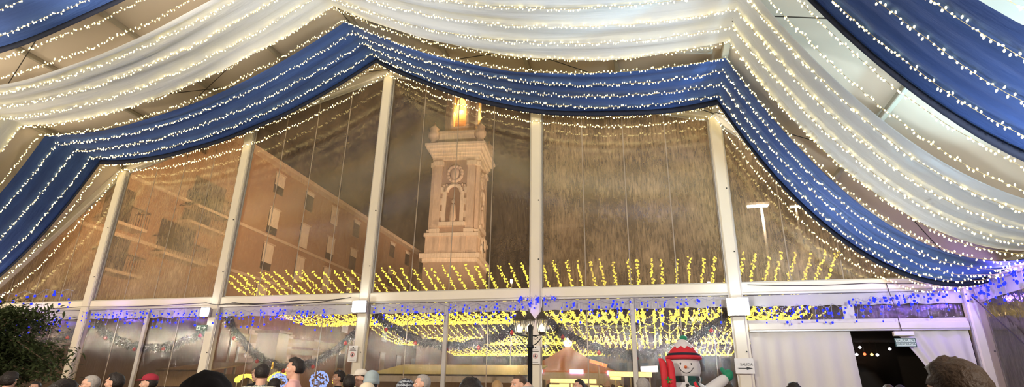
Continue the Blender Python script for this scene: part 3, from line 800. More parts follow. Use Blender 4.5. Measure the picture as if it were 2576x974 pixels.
sc_m.from_pydata(v, [], f)
for q in ('ink', 'snow', 'scarf_green', 'red'): sc_m.materials.append(MT[q])
for pl, q in zip(sc_m.polygons, mi): pl.material_index = q
sc_m.shade_smooth(); so = put('scarf', sc_m, t)
m = MB(); A = sm(1735, 960); B = sm(1752, 974); m.bar((A.x, -hw*1.08, A.z), (B.x+.03, -.42, B.z-.28), .13, .03, up=(0, 1, .3)); m.build('scarf_tail', 'scarf_green', t)
m = MB(); m.bar((A.x+.02, -hw*1.10, A.z-.01), (B.x+.05, -.44, B.z-.28), .05, .034, up=(0, 1, .3)); m.build('scarf_tail', 'red', t)
for i, zz_ in enumerate((sm(1721, 972).z, .75, .45)): MB().ell((0, 0, 0), .03, .02, .03, 12, 8).build('button', 'ink', t, (sm(1721, 972).x, -[.33, .56, .61][i], zz_), smooth=True)
# raised arm with mitten (right in view)
A = sm(1762, 974); B = sm(1800, 966); E = sm(1818, 957)
m = MB(); m.cap((.28, -.02, A.z-.16), (B.x, -.05, B.z-.02), .14, .095, 16); m.cap((B.x, -.05, B.z-.02), (E.x-.01, -.05, E.z), .095, .085, 16); m.build('arm', 'snow', t, smooth=True)
G = sm(1828, 946)
m = MB(); m.ell((0, 0, 0), .085, .06, .10, 14, 10, Matrix.Rotation(.5, 3, 'Y')); m.cap((-.02, 0, 0), (-.085, 0, .09), .04, .035, 12); m.build('mitten', 'green', t, (G.x, -.05, G.z), smooth=True)
A = sm(1678, 985)
m = MB(); m.cap((-.3, -.02, zh-.25), (A.x+.05, -.28, A.z-.12), .14, .09, 16); m.build('arm', 'snow', t, smooth=True)
m = MB(); m.ell((0, 0, 0), .09, .07, .09, 14, 10); m.build('mitten', 'green', t, (A.x, -.33, A.z-.12), smooth=True)
# a pair of skis held in the other hand: one inflated shape with a split tip
def ski(xo, w, top, lean, nm):
    P = [sm(xo, 1010), sm(xo-2, 960), sm(xo-5, 930), sm(xo-8+lean, 915), sm(xo-13+lean, top)]
    m = MB(); vs = []; ww = [w, w, w, w*.95, w*.6]
    m2 = []
    for q, s_ in zip(P, ww):
        for dx, dy in ((-s_, 0), (-s_*.6, -.035), (s_*.6, -.035), (s_, 0), (s_*.6, .035), (-s_*.6, .035)): vs.append((q.x+dx, -.42+dy, q.z))
    fs = [(i*6+c_, i*6+(c_+1) % 6, (i+1)*6+(c_+1) % 6, (i+1)*6+c_) for i in range(4) for c_ in range(6)]+[(5, 4, 3, 2, 1, 0), tuple(range(24, 30))]
    return m.add(vs, fs).build(nm, 'red', t, smooth=True)
ski(1667, .058, 906, 0, 'ski'); ski(1685, .056, 907, 0, 'ski')
q = sm(1674, 959)
m = MB()
for an in (.3, 1.9, 2.9, -1.2, 4.3):
    c_, s_ = math.cos(an), math.sin(an); m.add([(0, 0, 0), (.03*c_-.014*s_, -.008, .03*s_+.014*c_), (.062*c_, -.004, .062*s_), (.03*c_+.014*s_, -.008, .03*s_-.014*c_), (.03*c_, .01, .03*s_)], [(0, 1, 2, 3), (0, 4, 1), (1, 4, 2), (2, 4, 3), (3, 4, 0)])
m.build('holly', 'green_bright', t, (q.x, -.465, q.z))
m = MB(); m.ell((0, 0, 0), .012, .012, .012, 8, 6); m.ell((.02, 0, -.008), .012, .012, .012, 8, 6); m.build('berry', 'orange', t, (q.x+.005, -.48, q.z-.03), smooth=True)

# ---------------------------------------------------------------- leafy tree at the left edge
tp = hit(20, 950, 1, 8.6); tx = tp.x-.9
t = thing('potted_tree', (tx, 8.6, 0), 'leafy olive green tree with blue lights at the left edge', 'tree')
MB().lathe([(.22, 0), (.3, .05), (.34, .5), (.36, .52), (.33, .55), (.3, .5), (.05, .48)], 20).build('pot', 'dark', t, smooth=True)
r = random.Random(3); m = MB(); lf = MB(); tips = []
m.tube([(0, 0, .45), (.03, 0, 1.2), (-.02, .05, 1.9), (0, 0, 2.5)], [.07, .06, .05, .04], 8)
def leafc(p, n, sp):
    for _ in range(n):
        q = p+Vector((r.gauss(0, sp), r.gauss(0, sp), r.gauss(0, sp*.6))); d = Vector((r.uniform(-1, 1), r.uniform(-1, 1), r.uniform(-.6, .5))).normalized()
        s_ = d.cross(Vector((0, 0, 1))).normalized()*.026; e = q+d*r.uniform(.09, .19)
        lf.add([q, q+(e-q)*.45+s_+Vector((0, 0, .008)), e, q+(e-q)*.45-s_+Vector((0, 0, .008))], [(0, 1, 2, 3)])
for i in range(70):
    an = r.uniform(0, 2*PI); rd = r.uniform(.5, 1.95); z0 = r.uniform(1.5, 2.5); z1_ = 1.95+.95*(1-(rd/2.3)**2)+r.uniform(-1.35, .45)
    e = Vector((rd*math.cos(an), rd*.75*math.sin(an), z1_)); a_ = Vector((0, 0, z0)); mid_ = (a_+e)/2+Vector((0, 0, .18))
    P = [a_, mid_, e]; m.tube(P, [.025, .016, .006], 5); 
    for q in range(7): f_ = .35+.65*q/6; pp = a_.lerp(mid_, f_*2) if f_ < .5 else mid_.lerp(e, f_*2-1); leafc(pp, 34, .13)
m.build('trunk', 'bark', t, smooth=True); o = lf.build('foliage', 'leaf', t); o['kind'] = 'stuff'

# ---------------------------------------------------------------- outside: apartment building on the left
XB = -22.0; ZR = 19.7
t = thing('apartment_building', (XB, 45, 0), 'long brown brick apartment block seen through the clear plastic at the left', 'building')
MB().box(-12, 0, -32, 33, -.04, ZR-.1).build('wall', 'brick', t)
MB().box(-12, .7, -32.3, 33.3, ZR-.1, ZR+.25).build('cornice', 'cornice', t)
MB().add([(-12, -32.3, ZR+.25), (.7, -32.3, ZR+.25), (-6, -32.3, ZR+2.2), (-12, 33.3, ZR+.25), (.7, 33.3, ZR+.25), (-6, 33.3, ZR+2.2)], [(0, 1, 2), (3, 5, 4), (0, 3, 4, 1), (1, 4, 5, 2), (2, 5, 3, 0)]).build('roof', 'rooftile', t)
m = MB()
for z in (13.6, 10.0): m.box(0, .12, -32, 33, z, z+.22)
m.build('string_course', 'cornice', t)
wy = [38.4+4.45*i-45 for i in range(-7, 9)]
rb = random.Random(5)
for zi_, zc_ in enumerate((18.3, 15.0, 12.0, 8.6, 5.2)):
    for i, y in enumerate(wy):
        if y < -11 and zc_ < 16: continue
        h = 2.1 if zc_ < 16 else 1.7
        w = MB(); w.box(.0, .05, y-.62, y+.62, zc_-h/2, zc_+h/2); fr = w.build('window', 'win_dark', t)
        MB().box(.02, .14, y-.72, y+.72, zc_+h/2, zc_+h/2+.12).build('lintel', 'cornice', fr)
        dn = rb.choice((1, 1, 1, .72, .35)) if zc_ < 16 else rb.choice((.15, 1, .6))
        MB().box(.05, .09, y-.6, y+.6, zc_+h/2-h*dn, zc_+h/2).build('shutter', 'shutter', fr)
for (pa, pb, z) in (((262, 560), (345, 600), 10.6), ((400, 645), (512, 675), 9.7), ((255, 655), (325, 668), 7.9), ((500, 480), (600, 500), 13.4), ((470, 560), (560, 590), 12.2)):
    y0 = hit(*pa, 0, XB+.9).y-45; y1 = hit(*pb, 0, XB+.9).y-45; y0, y1 = min(y0, y1), max(max(y0, y1), min(y0, y1)+2.6)
    f = MB().box(0, 1.1, y0, y1, z-.18, z).build('balcony', 'cornice', t)
    rl = MB(); rl.bar((1.05, y0, z+1), (1.05, y1, z+1), .05, .05); n = int((y1-y0)/.16)
    for i in range(n+1): rl.bar((1.05, y0+(y1-y0)*i/n, z), (1.05, y0+(y1-y0)*i/n, z+1), .02, .02, up=(0, 1, 0))
    for yy in (y0, y1): rl.bar((0, yy, z+1), (1.05, yy, z+1), .05, .05)
    rl.build('railing', 'black', f)
    MB().box(.0, .04, y0+.4, y1-.4, z, z+2.3).build('balcony_door', 'win_dark', f)

# ---------------------------------------------------------------- bell tower
TY = 66
def tz(px, py): return hit(px, py, 1, TY).z
tx0 = hit(1072, 560, 1, TY).x; tx1 = hit(1192, 560, 1, TY).x
tw = (tx1-tx0); hw_ = tw/2*.97; tc = Vector(((tx0+tx1)/2, TY+hw_, 0))
t = thing('bell_tower', tc, 'floodlit baroque church bell tower with arched niches and clock behind the plastic', 'tower', rz=.10)
Z = {n: tz(1130, y) for n, y in dict(base=740, l1=640, l2=592, shaft=580, ins=445, corn0=402, corn1=366, bal1=330, top=150).items()}
def sq(m, w, z0, z1, ch=0):
    if ch:
        P = [(-w+ch, -w), (w-ch, -w), (w, -w+ch), (w, w-ch), (w-ch, w), (-w+ch, w), (-w, w-ch), (-w, -w+ch)]
    else: P = [(-w, -w), (w, -w), (w, w), (-w, w)]
    n = len(P); vs = [(x, y, z0) for x, y in P]+[(x, y, z1) for x, y in P]
    m.add(vs, [(i, (i+1) % n, n+(i+1) % n, n+i) for i in range(n)]+[tuple(range(n-1, -1, -1)), tuple(range(n, 2*n))])
    return m
sq(MB(), hw_*1.08, -.04, Z['l1']-.5).build('tower_base', 'stone2', t)
sq(sq(MB(), hw_*1.22, Z['l1']-.6, Z['l1']), hw_*1.12, Z['l1']-1.1, Z['l1']-.6).build('ledge', 'stone3', t)
sq(MB(), hw_*1.06, Z['l1'], Z['l2']).build('plinth', 'stone', t)
m = sq(MB(), hw_*1.12, Z['l2']-.2, Z['l2']+.25); m.build('ledge', 'stone3', t)
sq(MB(), hw_*.90, Z['l2'], Z['corn0']+.3, hw_*.1).build('shaft', 'stone2', t)
# corner pilasters, framing pilasters, niche on each of the four faces
zm0, zm1 = Z['l2']+.25, Z['corn0']
for fc in range(4):
    R = Matrix.Rotation(fc*PI/2, 3, 'Z')
    def fb(nm, mt, x0, x1, d0, d1, z0, z1):
        m = MB().box(x0, x1, -hw_*.9-d1, -hw_*.9-d0, z0, z1); m.v = [tuple(R @ Vector(v)) for v in m.v]; return m.build(nm, mt, t)
    for sx in (-1, 1):
        a, b_ = sorted((sx*hw_*.55, sx*hw_*.86)); fb('pilaster', 'stone', a, b_, -.05, .45, zm0, zm1)
        a, b_ = sorted((sx*hw_*.50, sx*hw_*.92)); fb('capital', 'stone3', a, b_, .0, .6, zm1-.9, zm1-.3); fb('pilaster_base', 'stone3', a, b_, 0, .6, zm0, zm0+.6)
    hN = (zm1-zm0)
    # arched niche
    nw = hw_*.30; nz0 = zm0+hN*.16; nz1 = zm0+hN*.55
    arch = [(-nw, nz0), (nw, nz0), (nw, nz1)]+[(nw*math.cos(q*PI/10), nz1+nw*math.sin(q*PI/10)) for q in range(1, 10)]+[(-nw, nz1)]
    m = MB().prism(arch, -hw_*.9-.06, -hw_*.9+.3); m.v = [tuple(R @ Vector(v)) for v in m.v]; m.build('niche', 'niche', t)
    ar2 = [(nw*1.02*math.cos(q*PI/12), nz1+nw*1.02*math.sin(q*PI/12)) for q in range(13)]
    m = MB().tube([(x, -hw_*.9-.25, z) for x, z in ar2], .28, 6)
    m.box(-nw-.5, -nw, -hw_*.9-.45, -hw_*.9, nz0-.2, nz1); m.box(nw, nw+.5, -hw_*.9-.45, -hw_*.9, nz0-.2, nz1)
    m.box(-nw-.8, nw+.8, -hw_*.9-.7, -hw_*.9, nz0-.7, nz0-.2)
    for sx in (-1, 1):
        for z in (nz0+.5, nz0+2.3, nz1-.2): m.box(sx*(nw+.75)-.3, sx*(nw+.75)+.3, -hw_*.9-.3, -hw_*.9, z, z+.9)
    m.v = [tuple(R @ Vector(v)) for v in m.v]; m.build('niche_frame', 'stone3', t)
    m = MB(); m.cap((0, -hw_*.9-.3, nz0+.2), (0, -hw_*.9-.3, nz0+2.1), .5, .32, 10); m.ell((0, -hw_*.9-.3, nz0+2.75), .26, .26, .32, 10, 8); m.v = [tuple(R @ Vector(v)) for v in m.v]; m.build('statue', 'stone', t, smooth=True)
    # carved coat of arms: shield with scrolls
    m = MB(); cz = zm0+hN*.80
    m.ell((0, -hw_*.9-.2, cz), hw_*.2, .35, hw_*.28, 14, 10)
    for q in range(14):
        a = 2*PI*q/14; m.ell((hw_*.30*math.cos(a), -hw_*.9-.2, cz+hw_*.33*math.sin(a)), hw_*.085, .3, hw_*.11, 8, 6, Matrix.Rotation(-a, 3, 'Y'))
    for q in range(9): m.ell((-hw_*.44+q*hw_*.11, -hw_*.9-.15, cz-hw_*.52+.1*(q % 2)), hw_*.06, .25, hw_*.07, 8, 6)
    m.v = [tuple(R @ Vector(v)) for v in m.v]; m.build('coat_of_arms', 'stone', t, smooth=True)
    # string of panels on the plinth
    for sx in (-.55, .0, .55):
        fb('plinth_pier', 'stone', sx*hw_-.25, sx*hw_+.25, hw_*.16, hw_*.2, Z['l1'], Z['l2']-.2)
# clock on the right face
m = MB(); R = Matrix.Rotation(PI/2, 3, 'Z')
zc_ = (Z['l1']+Z['l2'])/2+.2
m.tube([(hw_*.0+1.25*math.cos(a), -hw_*1.1, zc_+1.5*math.sin(a)) for a in [2*PI*q/24 for q in range(24)]], .22, 8, closed=True); m.v = [tuple(R @ Vector(v)) for v in m.v]; ck = m.build('clock', 'stone3', t, smooth=True)
m = MB(); m.ell((0, -hw_*1.06, zc_), 1.15, .15, 1.4, 20, 6); m.v = [tuple(R @ Vector(v)) for v in m.v]; m.build('clock_face', 'paper', ck)
m = MB(); m.bar((0, -hw_*1.14, zc_), (0, -hw_*1.14, zc_+1), .1, .05); m.bar((0, -hw_*1.14, zc_), (.6, -hw_*1.14, zc_-.3), .1, .05); m.v = [tuple(R @ Vector(v)) for v in m.v]; m.build('clock_hand', 'ink', ck)
m = MB()
for i, (w, z0, z1) in enumerate(((1.0, 0, .5), (1.06, .5, .9), (1.12, .9, 1.5), (1.24, 1.5, 1.9), (1.30, 1.9, 2.3))):
    sq(m, hw_*w, Z['corn0']+(Z['corn1']-Z['corn0'])*z0/2.3, Z['corn0']+(Z['corn1']-Z['corn0'])*z1/2.3)
m.build('main_cornice', 'stone3', t)
# balustrade with corner urns
m = MB(); zb0, zb1 = Z['corn1'], Z['bal1']
sq(m, hw_*.92, zb0, zb1-.3); sq(m, hw_*.98, zb1-.35, zb1)
m.build('parapet', 'stone3', t)
for sx in (-1, 1):
    for sy_ in (-1, 1):
        MB().lathe([(.5, 0), (.6, .3), (.35, .6), (.8, 1.2), (.85, 1.7), (.5, 2.2), (.7, 2.5), (.2, 3.0), (.05, 3.5)], 12).build('urn', 'stone', t, (sx*hw_*1.02, sy_*hw_*1.02, zb0), smooth=True)
bw = hw_*.66
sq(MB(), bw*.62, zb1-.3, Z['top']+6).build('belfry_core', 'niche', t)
for fc in range(4):
    R = Matrix.Rotation(fc*PI/2, 3, 'Z')
    m = MB()
    for x0, x1 in ((-bw, -bw*.42), (bw*.42, bw)): m.box(x0, x1, -bw, -bw*.6, zb1-.3, Z['top']+6)
    m.box(-bw*.42, bw*.42, -bw, -bw*.8, zb1-.3, zb1+1.2); m.box(-bw*.42, bw*.42, -bw, -bw*.75, Z['top']-3, Z['top']+6)
    m.v = [tuple(R @ Vector(v)) for v in m.v]; m.build('belfry_pier', 'stone', t)
    m = MB(); m.tube([(-bw*.55, -bw*1.04, zb1+1.4), (-bw*.5, -bw*1.04, zb1+5), (-bw*.4, -bw*1.04, zb1+7), (0, -bw*1.04, zb1+8.2), (bw*.4, -bw*1.04, zb1+7), (bw*.5, -bw*1.04, zb1+5), (bw*.55, -bw*1.04, zb1+1.4)], .22, 6)
    m.v = [tuple(R @ Vector(v)) for v in m.v]; m.build('belfry_arch', 'stone3', t)
    m = MB(); m.lathe([(.15, 2.4), (.3, 2.2), (.55, 1.9), (.7, 1.0), (.95, .2), (1.05, 0), (.9, 0), (.6, 1.0), (.1, 1.8)], 14, (0, -bw*.78, zb1+3.6)); m.v = [tuple(R @ Vector(v)) for v in m.v]; m.build('bell', 'warm_glow' if fc in (0, 1) else 'bronze', t, smooth=True)  # the two facing bells glow: belfry light put into their material
sq(MB(), bw*1.15, Z['top']+6, Z['top']+7.2).build('belfry_cornice', 'stone3', t)
MB().lathe([(bw*1.0, 0), (bw*.95, 2), (bw*.6, 4.5), (bw*.2, 6), (.2, 8), (.05, 11)], 16).build('spire', 'rooftile', t, (0, 0, Z['top']+7.2), smooth=True)

# distant chimney like pale tower and other far blocks
q = hit(1440, 620, 1, 90); z1_ = hit(1440, 560, 1, 90).z
t = thing('distant_tower', (q.x, 90, 0), 'faint pale square tower far off, right of the tallest middle post', 'tower')
m = sq(MB(), 1.7, -.04, z1_-1.5); m.build('shaft', 'stone2', t); sq(MB(), 2.1, z1_-1.5, z1_-.9).build('cornice', 'stone3', t); MB().lathe([(1.7, 0), (1.5, .8), (.6, 1.9), (.1, 2.6)], 12).build('cupola', 'stone2', t, (0, 0, z1_-.9), smooth=True)
for (x, y, w, dd, h, lb) in ((-2, 112, 20, 12, 15, 'low dark block on the horizon right of the bell tower'), (26, 100, 26, 14, 14, 'low dark block on the horizon behind the snowman')):
    t = thing('apartment_building', (x, y, 0), lb, 'building')
    MB().box(-w/2, w/2, 0, dd, -.04, h).build('wall', 'brick', t); MB().box(-w/2-.4, w/2+.4, -.5, dd, h, h+.5).build('cornice', 'cornice', t)
    for i in range(int(w/4)):
        for q in range(3): MB().box(-w/2+1.5+i*4, -w/2+2.9+i*4, -.06, 0, 2.5+q*4, 4.6+q*4).build('window', 'win_dark', t)

# outdoor street lamps
for (px, py, dpt, lb, sz) in ((1915, 522, 34, 'bright street lamp glaring through the plastic over the doorway bay', .75), (2002, 523, 40, 'smaller street lamp right of the glaring one', .4)):
    q = at(px, py, dpt); t = thing('street_lamp', (q.x, q.y, 0), lb, 'street lamp', 'street lamps outside')
    MB().tube([(0, 0, -.04), (0, 0, q.z-.3), (0, 0, q.z+.1)], [.11, .08, .06], 10).build('pole', 'alu2', t, smooth=True)
    MB().tube([(0, 0, q.z+.05), (-sz*.6, -.3, q.z+.12)], .05, 8).build('arm', 'alu2', t)
    MB().bar((-sz*1.2, -.35, q.z+.1), (sz*.5, -.35, q.z+.1), .35, .2).build('lamp_head', 'alu2', t)
    MB().bar((-sz*1.1, -.36, q.z-.03), (sz*.4, -.36, q.z-.03), .3, .08).build('lens', 'lamp_glow', t)

# ---------------------------------------------------------------- yellow light canopy outside
ZN = hit(560, 690, 1, 16.8).z; X0 = hit(560, 690, 1, 16.8).x; X1 = hit(2112, 630, 1, 16.8).x
YB = bulb_mesh('yb', .026, .065, 'yellow_bulb', 5)
NS = 56
ry = random.Random(4)
def strandz(y, k):
    L0 = 16.8; sp = 10.2
    f = ((y-L0) % sp)/sp; s = (1.05, .95, .8)[min(2, int((y-L0)/sp))]
    # the first fall is steep beside the tent
    return ZN-4*s*f*(1-f)
def strandname(i):
    if i < 4: return 'yellow outdoor light strand far left, outside the clear wall'
    if i > 51: return 'yellow outdoor light strand at the right end, beside the blue swag'
    if i < 16: return 'yellow outdoor light strand in the dense slanting ones left of the tallest post'
    if i < 31: return 'yellow outdoor light strand slanting beneath the bell tower'
    if i < 46: return 'yellow outdoor light strand nearly upright between lantern lamp and snowman'
    return 'yellow outdoor light strand leaning right above the white doorway'
for i in range(NS):
    x = X0+(X1-X0)*i/(NS-1)+ry.uniform(-.05, .05)
    ye = 47.4
    pts = []; y = 16.8+ry.uniform(-.1, .15)
    while y < ye: pts.append(Vector((x+.03*noise.noise(Vector((i*3.1, y*.6, 0))), y, strandz(y, i)+.05*noise.noise(Vector((i, y*.5, 3)))))); y += .35
    c = pts[len(pts)//2]
    t = thing('light_strand', c, strandname(i), 'string lights', strandname(i).replace('yellow outdoor light strand', 'yellow outdoor light strands'))
    MB().tube([p-c for p in pts], .006, 3, cap=False).build('cord', 'wire', t)
    m = MB(); acc = 0
    for a, b_ in zip(pts[:-1], pts[1:]):
        ln = (b_-a).length; s = .06 if a.y < 24 else .12
        while acc < ln:
            dr = Vector((ry.uniform(-.6, .6), ry.uniform(-.6, .6), ry.uniform(-1, .5))); R = hang_matrix(dr)
            p = a.lerp(b_, acc/ln)-c+Vector((ry.uniform(-.028, .028), 0, ry.uniform(-.028, .028)))
            m.add([R @ Vector(v)+p for v in YB.v], YB.f); acc += s*ry.uniform(.7, 1.3)
        acc -= ln
    o = m.build('bulb', 'yellow_bulb', t); o['kind'] = 'stuff'
# cross festoons with scallops, hung over the same space
for i, (y, zc_) in enumerate(((18.6, 4.75), (21, 4.6), (24, 4.75), (29, 5.0), (34, 5.0), (40, 5.2))):
    x0, x1 = (2.5 if i < 4 else -6), 13.6+.2*i; n = 14; t = thing('festoon', ((x0+x1)/2, y, zc_), 'yellow scalloped light festoon crossing behind the plastic, %s' % ('nearest the tent', 'second from the tent', 'third from the tent', 'fourth from the tent', 'fifth from the tent', 'farthest from the tent')[i], 'string lights', 'scalloped festoons outside')
    P = []
    for q in range(n*8+1):
        f = q/(n*8); P.append(Vector((x0+(x1-x0)*f-(x0+x1)/2, .0, -.30*math.sin(PI*((f*n) % 1)))))
    MB().tube(P, .006, 3, cap=False).build('cord', 'wire', t)
    m = MB()
    for a, b_ in zip(P[:-1], P[1:]):
        for h in range(2):
            R = hang_matrix((ry.uniform(-.6, .6), ry.uniform(-.6, .6), -1)); p = a.lerp(b_, (h+ry.random())/2); m.add([R @ Vector(v)*.75+p for v in YB.v], YB.f)
    o = m.build('bulb', 'yellow_bulb', t); o['kind'] = 'stuff'

# ---------------------------------------------------------------- fair stalls outside
def atY(px, py, y): return hit(px, py, 1, y)
# carousel with peaked canvas
cy = 30; a = atY(1405, 884, cy); e0 = atY(1262, 936, cy); e1 = atY(1560, 936, cy); rr = (e1.x-e0.x)/2; cxm = (e0.x+e1.x)/2
t = thing('carousel', (cxm, cy+rr, 0), 'carousel with peaked orange canvas and lit rim behind the lantern lamp', 'carousel')
z0 = e0.z; z1_ = a.z+.5
MB().lathe([(rr, z0), (rr*.97, z0+.12), (rr*.5, z0+(z1_-z0)*.45), (rr*.16, z1_-.25), (.1, z1_)], 24).build('canopy', 'cone', t, smooth=True)
MB().lathe([(.1, z1_), (.24, z1_+.1), (.24, z1_+.28), (.08, z1_+.42), (.02, z1_+.6)], 12).build('finial', 'white_bulb', t, smooth=True)
m = MB(); n = 18
for i in range(n):
    a0 = 2*PI*i/n; a1 = 2*PI*(i+1)/n
    for q in range(4):
        b0 = a0+(a1-a0)*q/4; b1 = a0+(a1-a0)*(q+1)/4; d0 = .35+.2*math.sin(PI*q/4); d1 = .35+.2*math.sin(PI*(q+1)/4)
        m.add([(rr*math.cos(b0), rr*math.sin(b0), z0), (rr*math.cos(b1), rr*math.sin(b1), z0), (rr*math.cos(b1), rr*math.sin(b1), z0-d1), (rr*math.cos(b0), rr*math.sin(b0), z0-d0)], [(0, 1, 2, 3)])
m.build('valance', 'fascia', t)
MB().lathe([(.5, -.04), (.5, z0+.1)], 16).build('centre_column', 'yel_sign', t, smooth=True)
MB().lathe([(rr*.98, -.04), (rr*.98, .25)], 24).build('platform', 'fascia', t)
for i in range(n):
    a0 = 2*PI*i/n; MB().tube([(rr*.93*math.cos(a0), rr*.93*math.sin(a0), .25), (rr*.93*math.cos(a0), rr*.93*math.sin(a0), z0)], .04).build('pole', 'alu2', t)
    if i % 2 == 0: MB().bar((rr*1.01*math.cos(a0), rr*1.01*math.sin(a0), z0+.05), (rr*1.01*math.cos(a0+.22), rr*1.01*math.sin(a0+.22), z0+.05), .12, .2).build('rim_lamp', 'pink_bulb', t)
    else: MB().bar((rr*.99*math.cos(a0), rr*.99*math.sin(a0), z0-.75), (rr*.99*math.cos(a0+.22), rr*.99*math.sin(a0+.22), z0-.75), .1, .3).build('rim_lamp', 'yel_sign', t)
# long pale fascia of a stall
def stall(px0, px1, py0, py1, y, mat, lab, depth=3.0, slope=.5, extra=None):
    a = atY(px0, py0, y); b_ = atY(px1, py0, y); c = atY((px0+px1)/2, py1, y); w = (b_.x-a.x)/2
    t = thing('market_stall', ((a.x+b_.x)/2, y, 0), lab, 'market stall')
    zt_, zb2 = a.z, c.z
    MB().box(-w, w, 0, .08, zb2, zt_).build('fascia', mat, t)
    m = MB(); m.add([(-w, 0, zt_), (w, 0, zt_), (w, depth, zt_+slope), (-w, depth, zt_+slope), (-w, 0, zt_-.06), (w, 0, zt_-.06), (w, depth, zt_+slope-.06), (-w, depth, zt_+slope-.06)], [(0, 1, 2, 3), (7, 6, 5, 4), (0, 4, 5, 1), (1, 5, 6, 2), (2, 6, 7, 3), (3, 7, 4, 0)])
    m.build('roof', mat, t)
    for sx in (-1, 1):
        for yy in (.1, depth-.1): MB().bar((sx*(w-.1), yy, -.04), (sx*(w-.1), yy, zt_-.05), .1, .1, up=(0, 1, 0)).build('post', 'alu2', t)
    MB().box(-w+.1, w-.1, .3, depth-.3, -.04, 1.0).build('counter', 'brown_coat', t); MB().box(-w+.1, w-.1, depth-.12, depth-.05, 1.0, zt_-.05).build('back_panel', 'awning', t)
    return t
stall(925, 1338, 940, 962, 19.5, 'fascia', 'stall with a long pale fascia left of the lantern lamp, outside')
stall(392, 520, 930, 972, 21, 'awning', 'tan stall front outside behind the red cap')
# a taller raised canopy run on the left: two long tan cloth bands
for (A_, B_, hgt, lb) in (((585, 836), (872, 868), .42, 'upper long tan awning band outside, left of the tallest post'), ((600, 872), (850, 884), .3, 'lower tan awning band outside, left of the tallest post')):
    y = 24; a = atY(*A_, y); b_ = hit(B_[0], B_[1], 2, a.z-.0) if False else atY(B_[0], B_[1], y+9)
    t = thing('awning', a, lb, 'awning', 'tan awnings outside')
    d = b_-a; up_ = Vector((0, 0, 1))
    MB().add([(0, 0, 0), d, d-up_*hgt, -up_*hgt, (0, .05, 0), d+Vector((0, .05, 0)), d+Vector((0, .05, -hgt)), (0, .05, -hgt)], [(0, 1, 2, 3), (7, 6, 5, 4), (0, 4, 5, 1), (3, 2, 6, 7)]).build('cloth', 'awning', t)
    for q in (0, 1):
        e = d*q; MB().tube([e-up_*(a.z+.04 if q == 0 else b_.z+.04), e], .06).build('pole', 'alu2', t)
q = atY(668, 880, 23); t = thing('kiosk', (q.x, 23, 0), 'pale upright kiosk panel outside, above the man in patterned sweater', 'kiosk')
MB().box(-.55, .55, 0, .8, -.04, q.z+.75).build('body', 'fascia', t); MB().box(-.65, .65, -.1, .9, q.z+.75, q.z+.85).build('roof', 'cornice', t)
# light arches and icy bushes
for (px, py, rpx, mt, lb) in ((622, 960, 26, 'yellow_bulb', 'yellow arch of lights behind the black hat'), (712, 958, 34, 'yellow_bulb', 'yellow arch of lights behind the man in pink'), (868, 962, 26, 'yellow_bulb', 'yellow arch of lights left of the white cap')):
    y = 19; c = atY(px, py, y); rr2 = (atY(px+rpx, py, y)-c).length
    t = thing('light_arch', (c.x, y, 0), lb, 'light arch', 'yellow light arches outside')
    fr = MB(); fr.tube([(rr2*math.cos(PI*i/16), 0, c.z+rr2*.5*math.sin(PI*i/16)) for i in range(17)], .02); fr.tube([(-rr2, 0, -.04), (-rr2, 0, c.z)], .02); fr.tube([(rr2, 0, -.04), (rr2, 0, c.z)], .02); fr.build('frame', 'alu2', t)
    m = MB()
    for i in range(260):
        an = ry.uniform(0, PI); rq = rr2*ry.uniform(.8, 1.05); m.add([hang_matrix((ry.uniform(-1, 1), -1, ry.uniform(-1, 1))) @ Vector(v)*1.1+Vector((rq*math.cos(an), ry.uniform(-.1, .1), c.z+rq*.5*math.sin(an))) for v in YB.v], YB.f)
    o = m.build('bulb', mt, t); o['kind'] = 'stuff'
IB = MB(); IB.ell((0, 0, 0), .03, .03, .03, 6, 4)
for (px, py, rpx, lb) in ((803, 958, 20, 'icy blue ball of lights outside, behind the curly haired man'), (700, 962, 18, 'icy blue ball of lights outside behind the man in pink')):
    y = 18; c = atY(px, py, y); r2 = (atY(px+rpx, py, y)-c).length
    t = thing('light_ball', (c.x, y, 0), lb, 'light ball', 'icy light balls outside')
    MB().tube([(0, 0, -.04), (0, 0, c.z)], .03).build('stand', 'alu2', t); m = MB()
    for i in range(160):
        v = Vector((ry.gauss(0, 1), ry.gauss(0, 1), ry.gauss(0, 1))).normalized()*r2; m.add([Vector(w_)+v+Vector((0, 0, c.z)) for w_ in IB.v], IB.f)
    o = m.build('bulb', 'ice_bulb', t); o['kind'] = 'stuff'
# neon bars and lit fair fronts
def litbar(p0, p1, y, th, mat, lab):
    a = atY(*p0, y); b_ = atY(*p1, y); c = (a+b_)/2; t = thing('fair_light_sign', c, lab, 'lit sign', 'lit fairground signs')
    MB().bar(a-c, b_-c, .08, th).build('tube', mat, t); MB().bar(a-c+Vector((0, .08, 0)), b_-c+Vector((0, .08, 0)), .08, th*1.3).build('backing', 'alu2', t)
    MB().tube([(0, .1, -c.z-.04), (0, .1, 0)], .04).build('pole', 'alu2', t)
litbar((1484, 908), (1527, 921), 28, .14, 'red_bulb', 'orange red neon bar left of the snowman')
litbar((1532, 941), (1640, 943), 27, .2, 'yel_sign', 'yellow lit sign board left of the snowman skis')
litbar((1535, 951), (1562, 952), 26.5, .12, 'warm_glow', 'small orange lamp row under the yellow sign')
litbar((1218, 936), (1262, 936), 26, .22, 'pink_bulb', 'pink lit sign above the pale fascia, left of the lantern lamp')
litbar((1612, 930), (1655, 928), 33, .28, 'white_bulb', 'white glowing panel left of the snowman skis')
litbar((1384, 958), (1500, 960), 25, .16, 'yel_sign', 'pale yellow lit front of the carousel')
litbar((1655, 880), (1670, 879), 36, .3, 'white_bulb', 'small white lamp above the snowman skis')
litbar((1745, 962), (1757, 961), 30, .3, 'white_bulb', 'small white lamp beside the snowman arm')
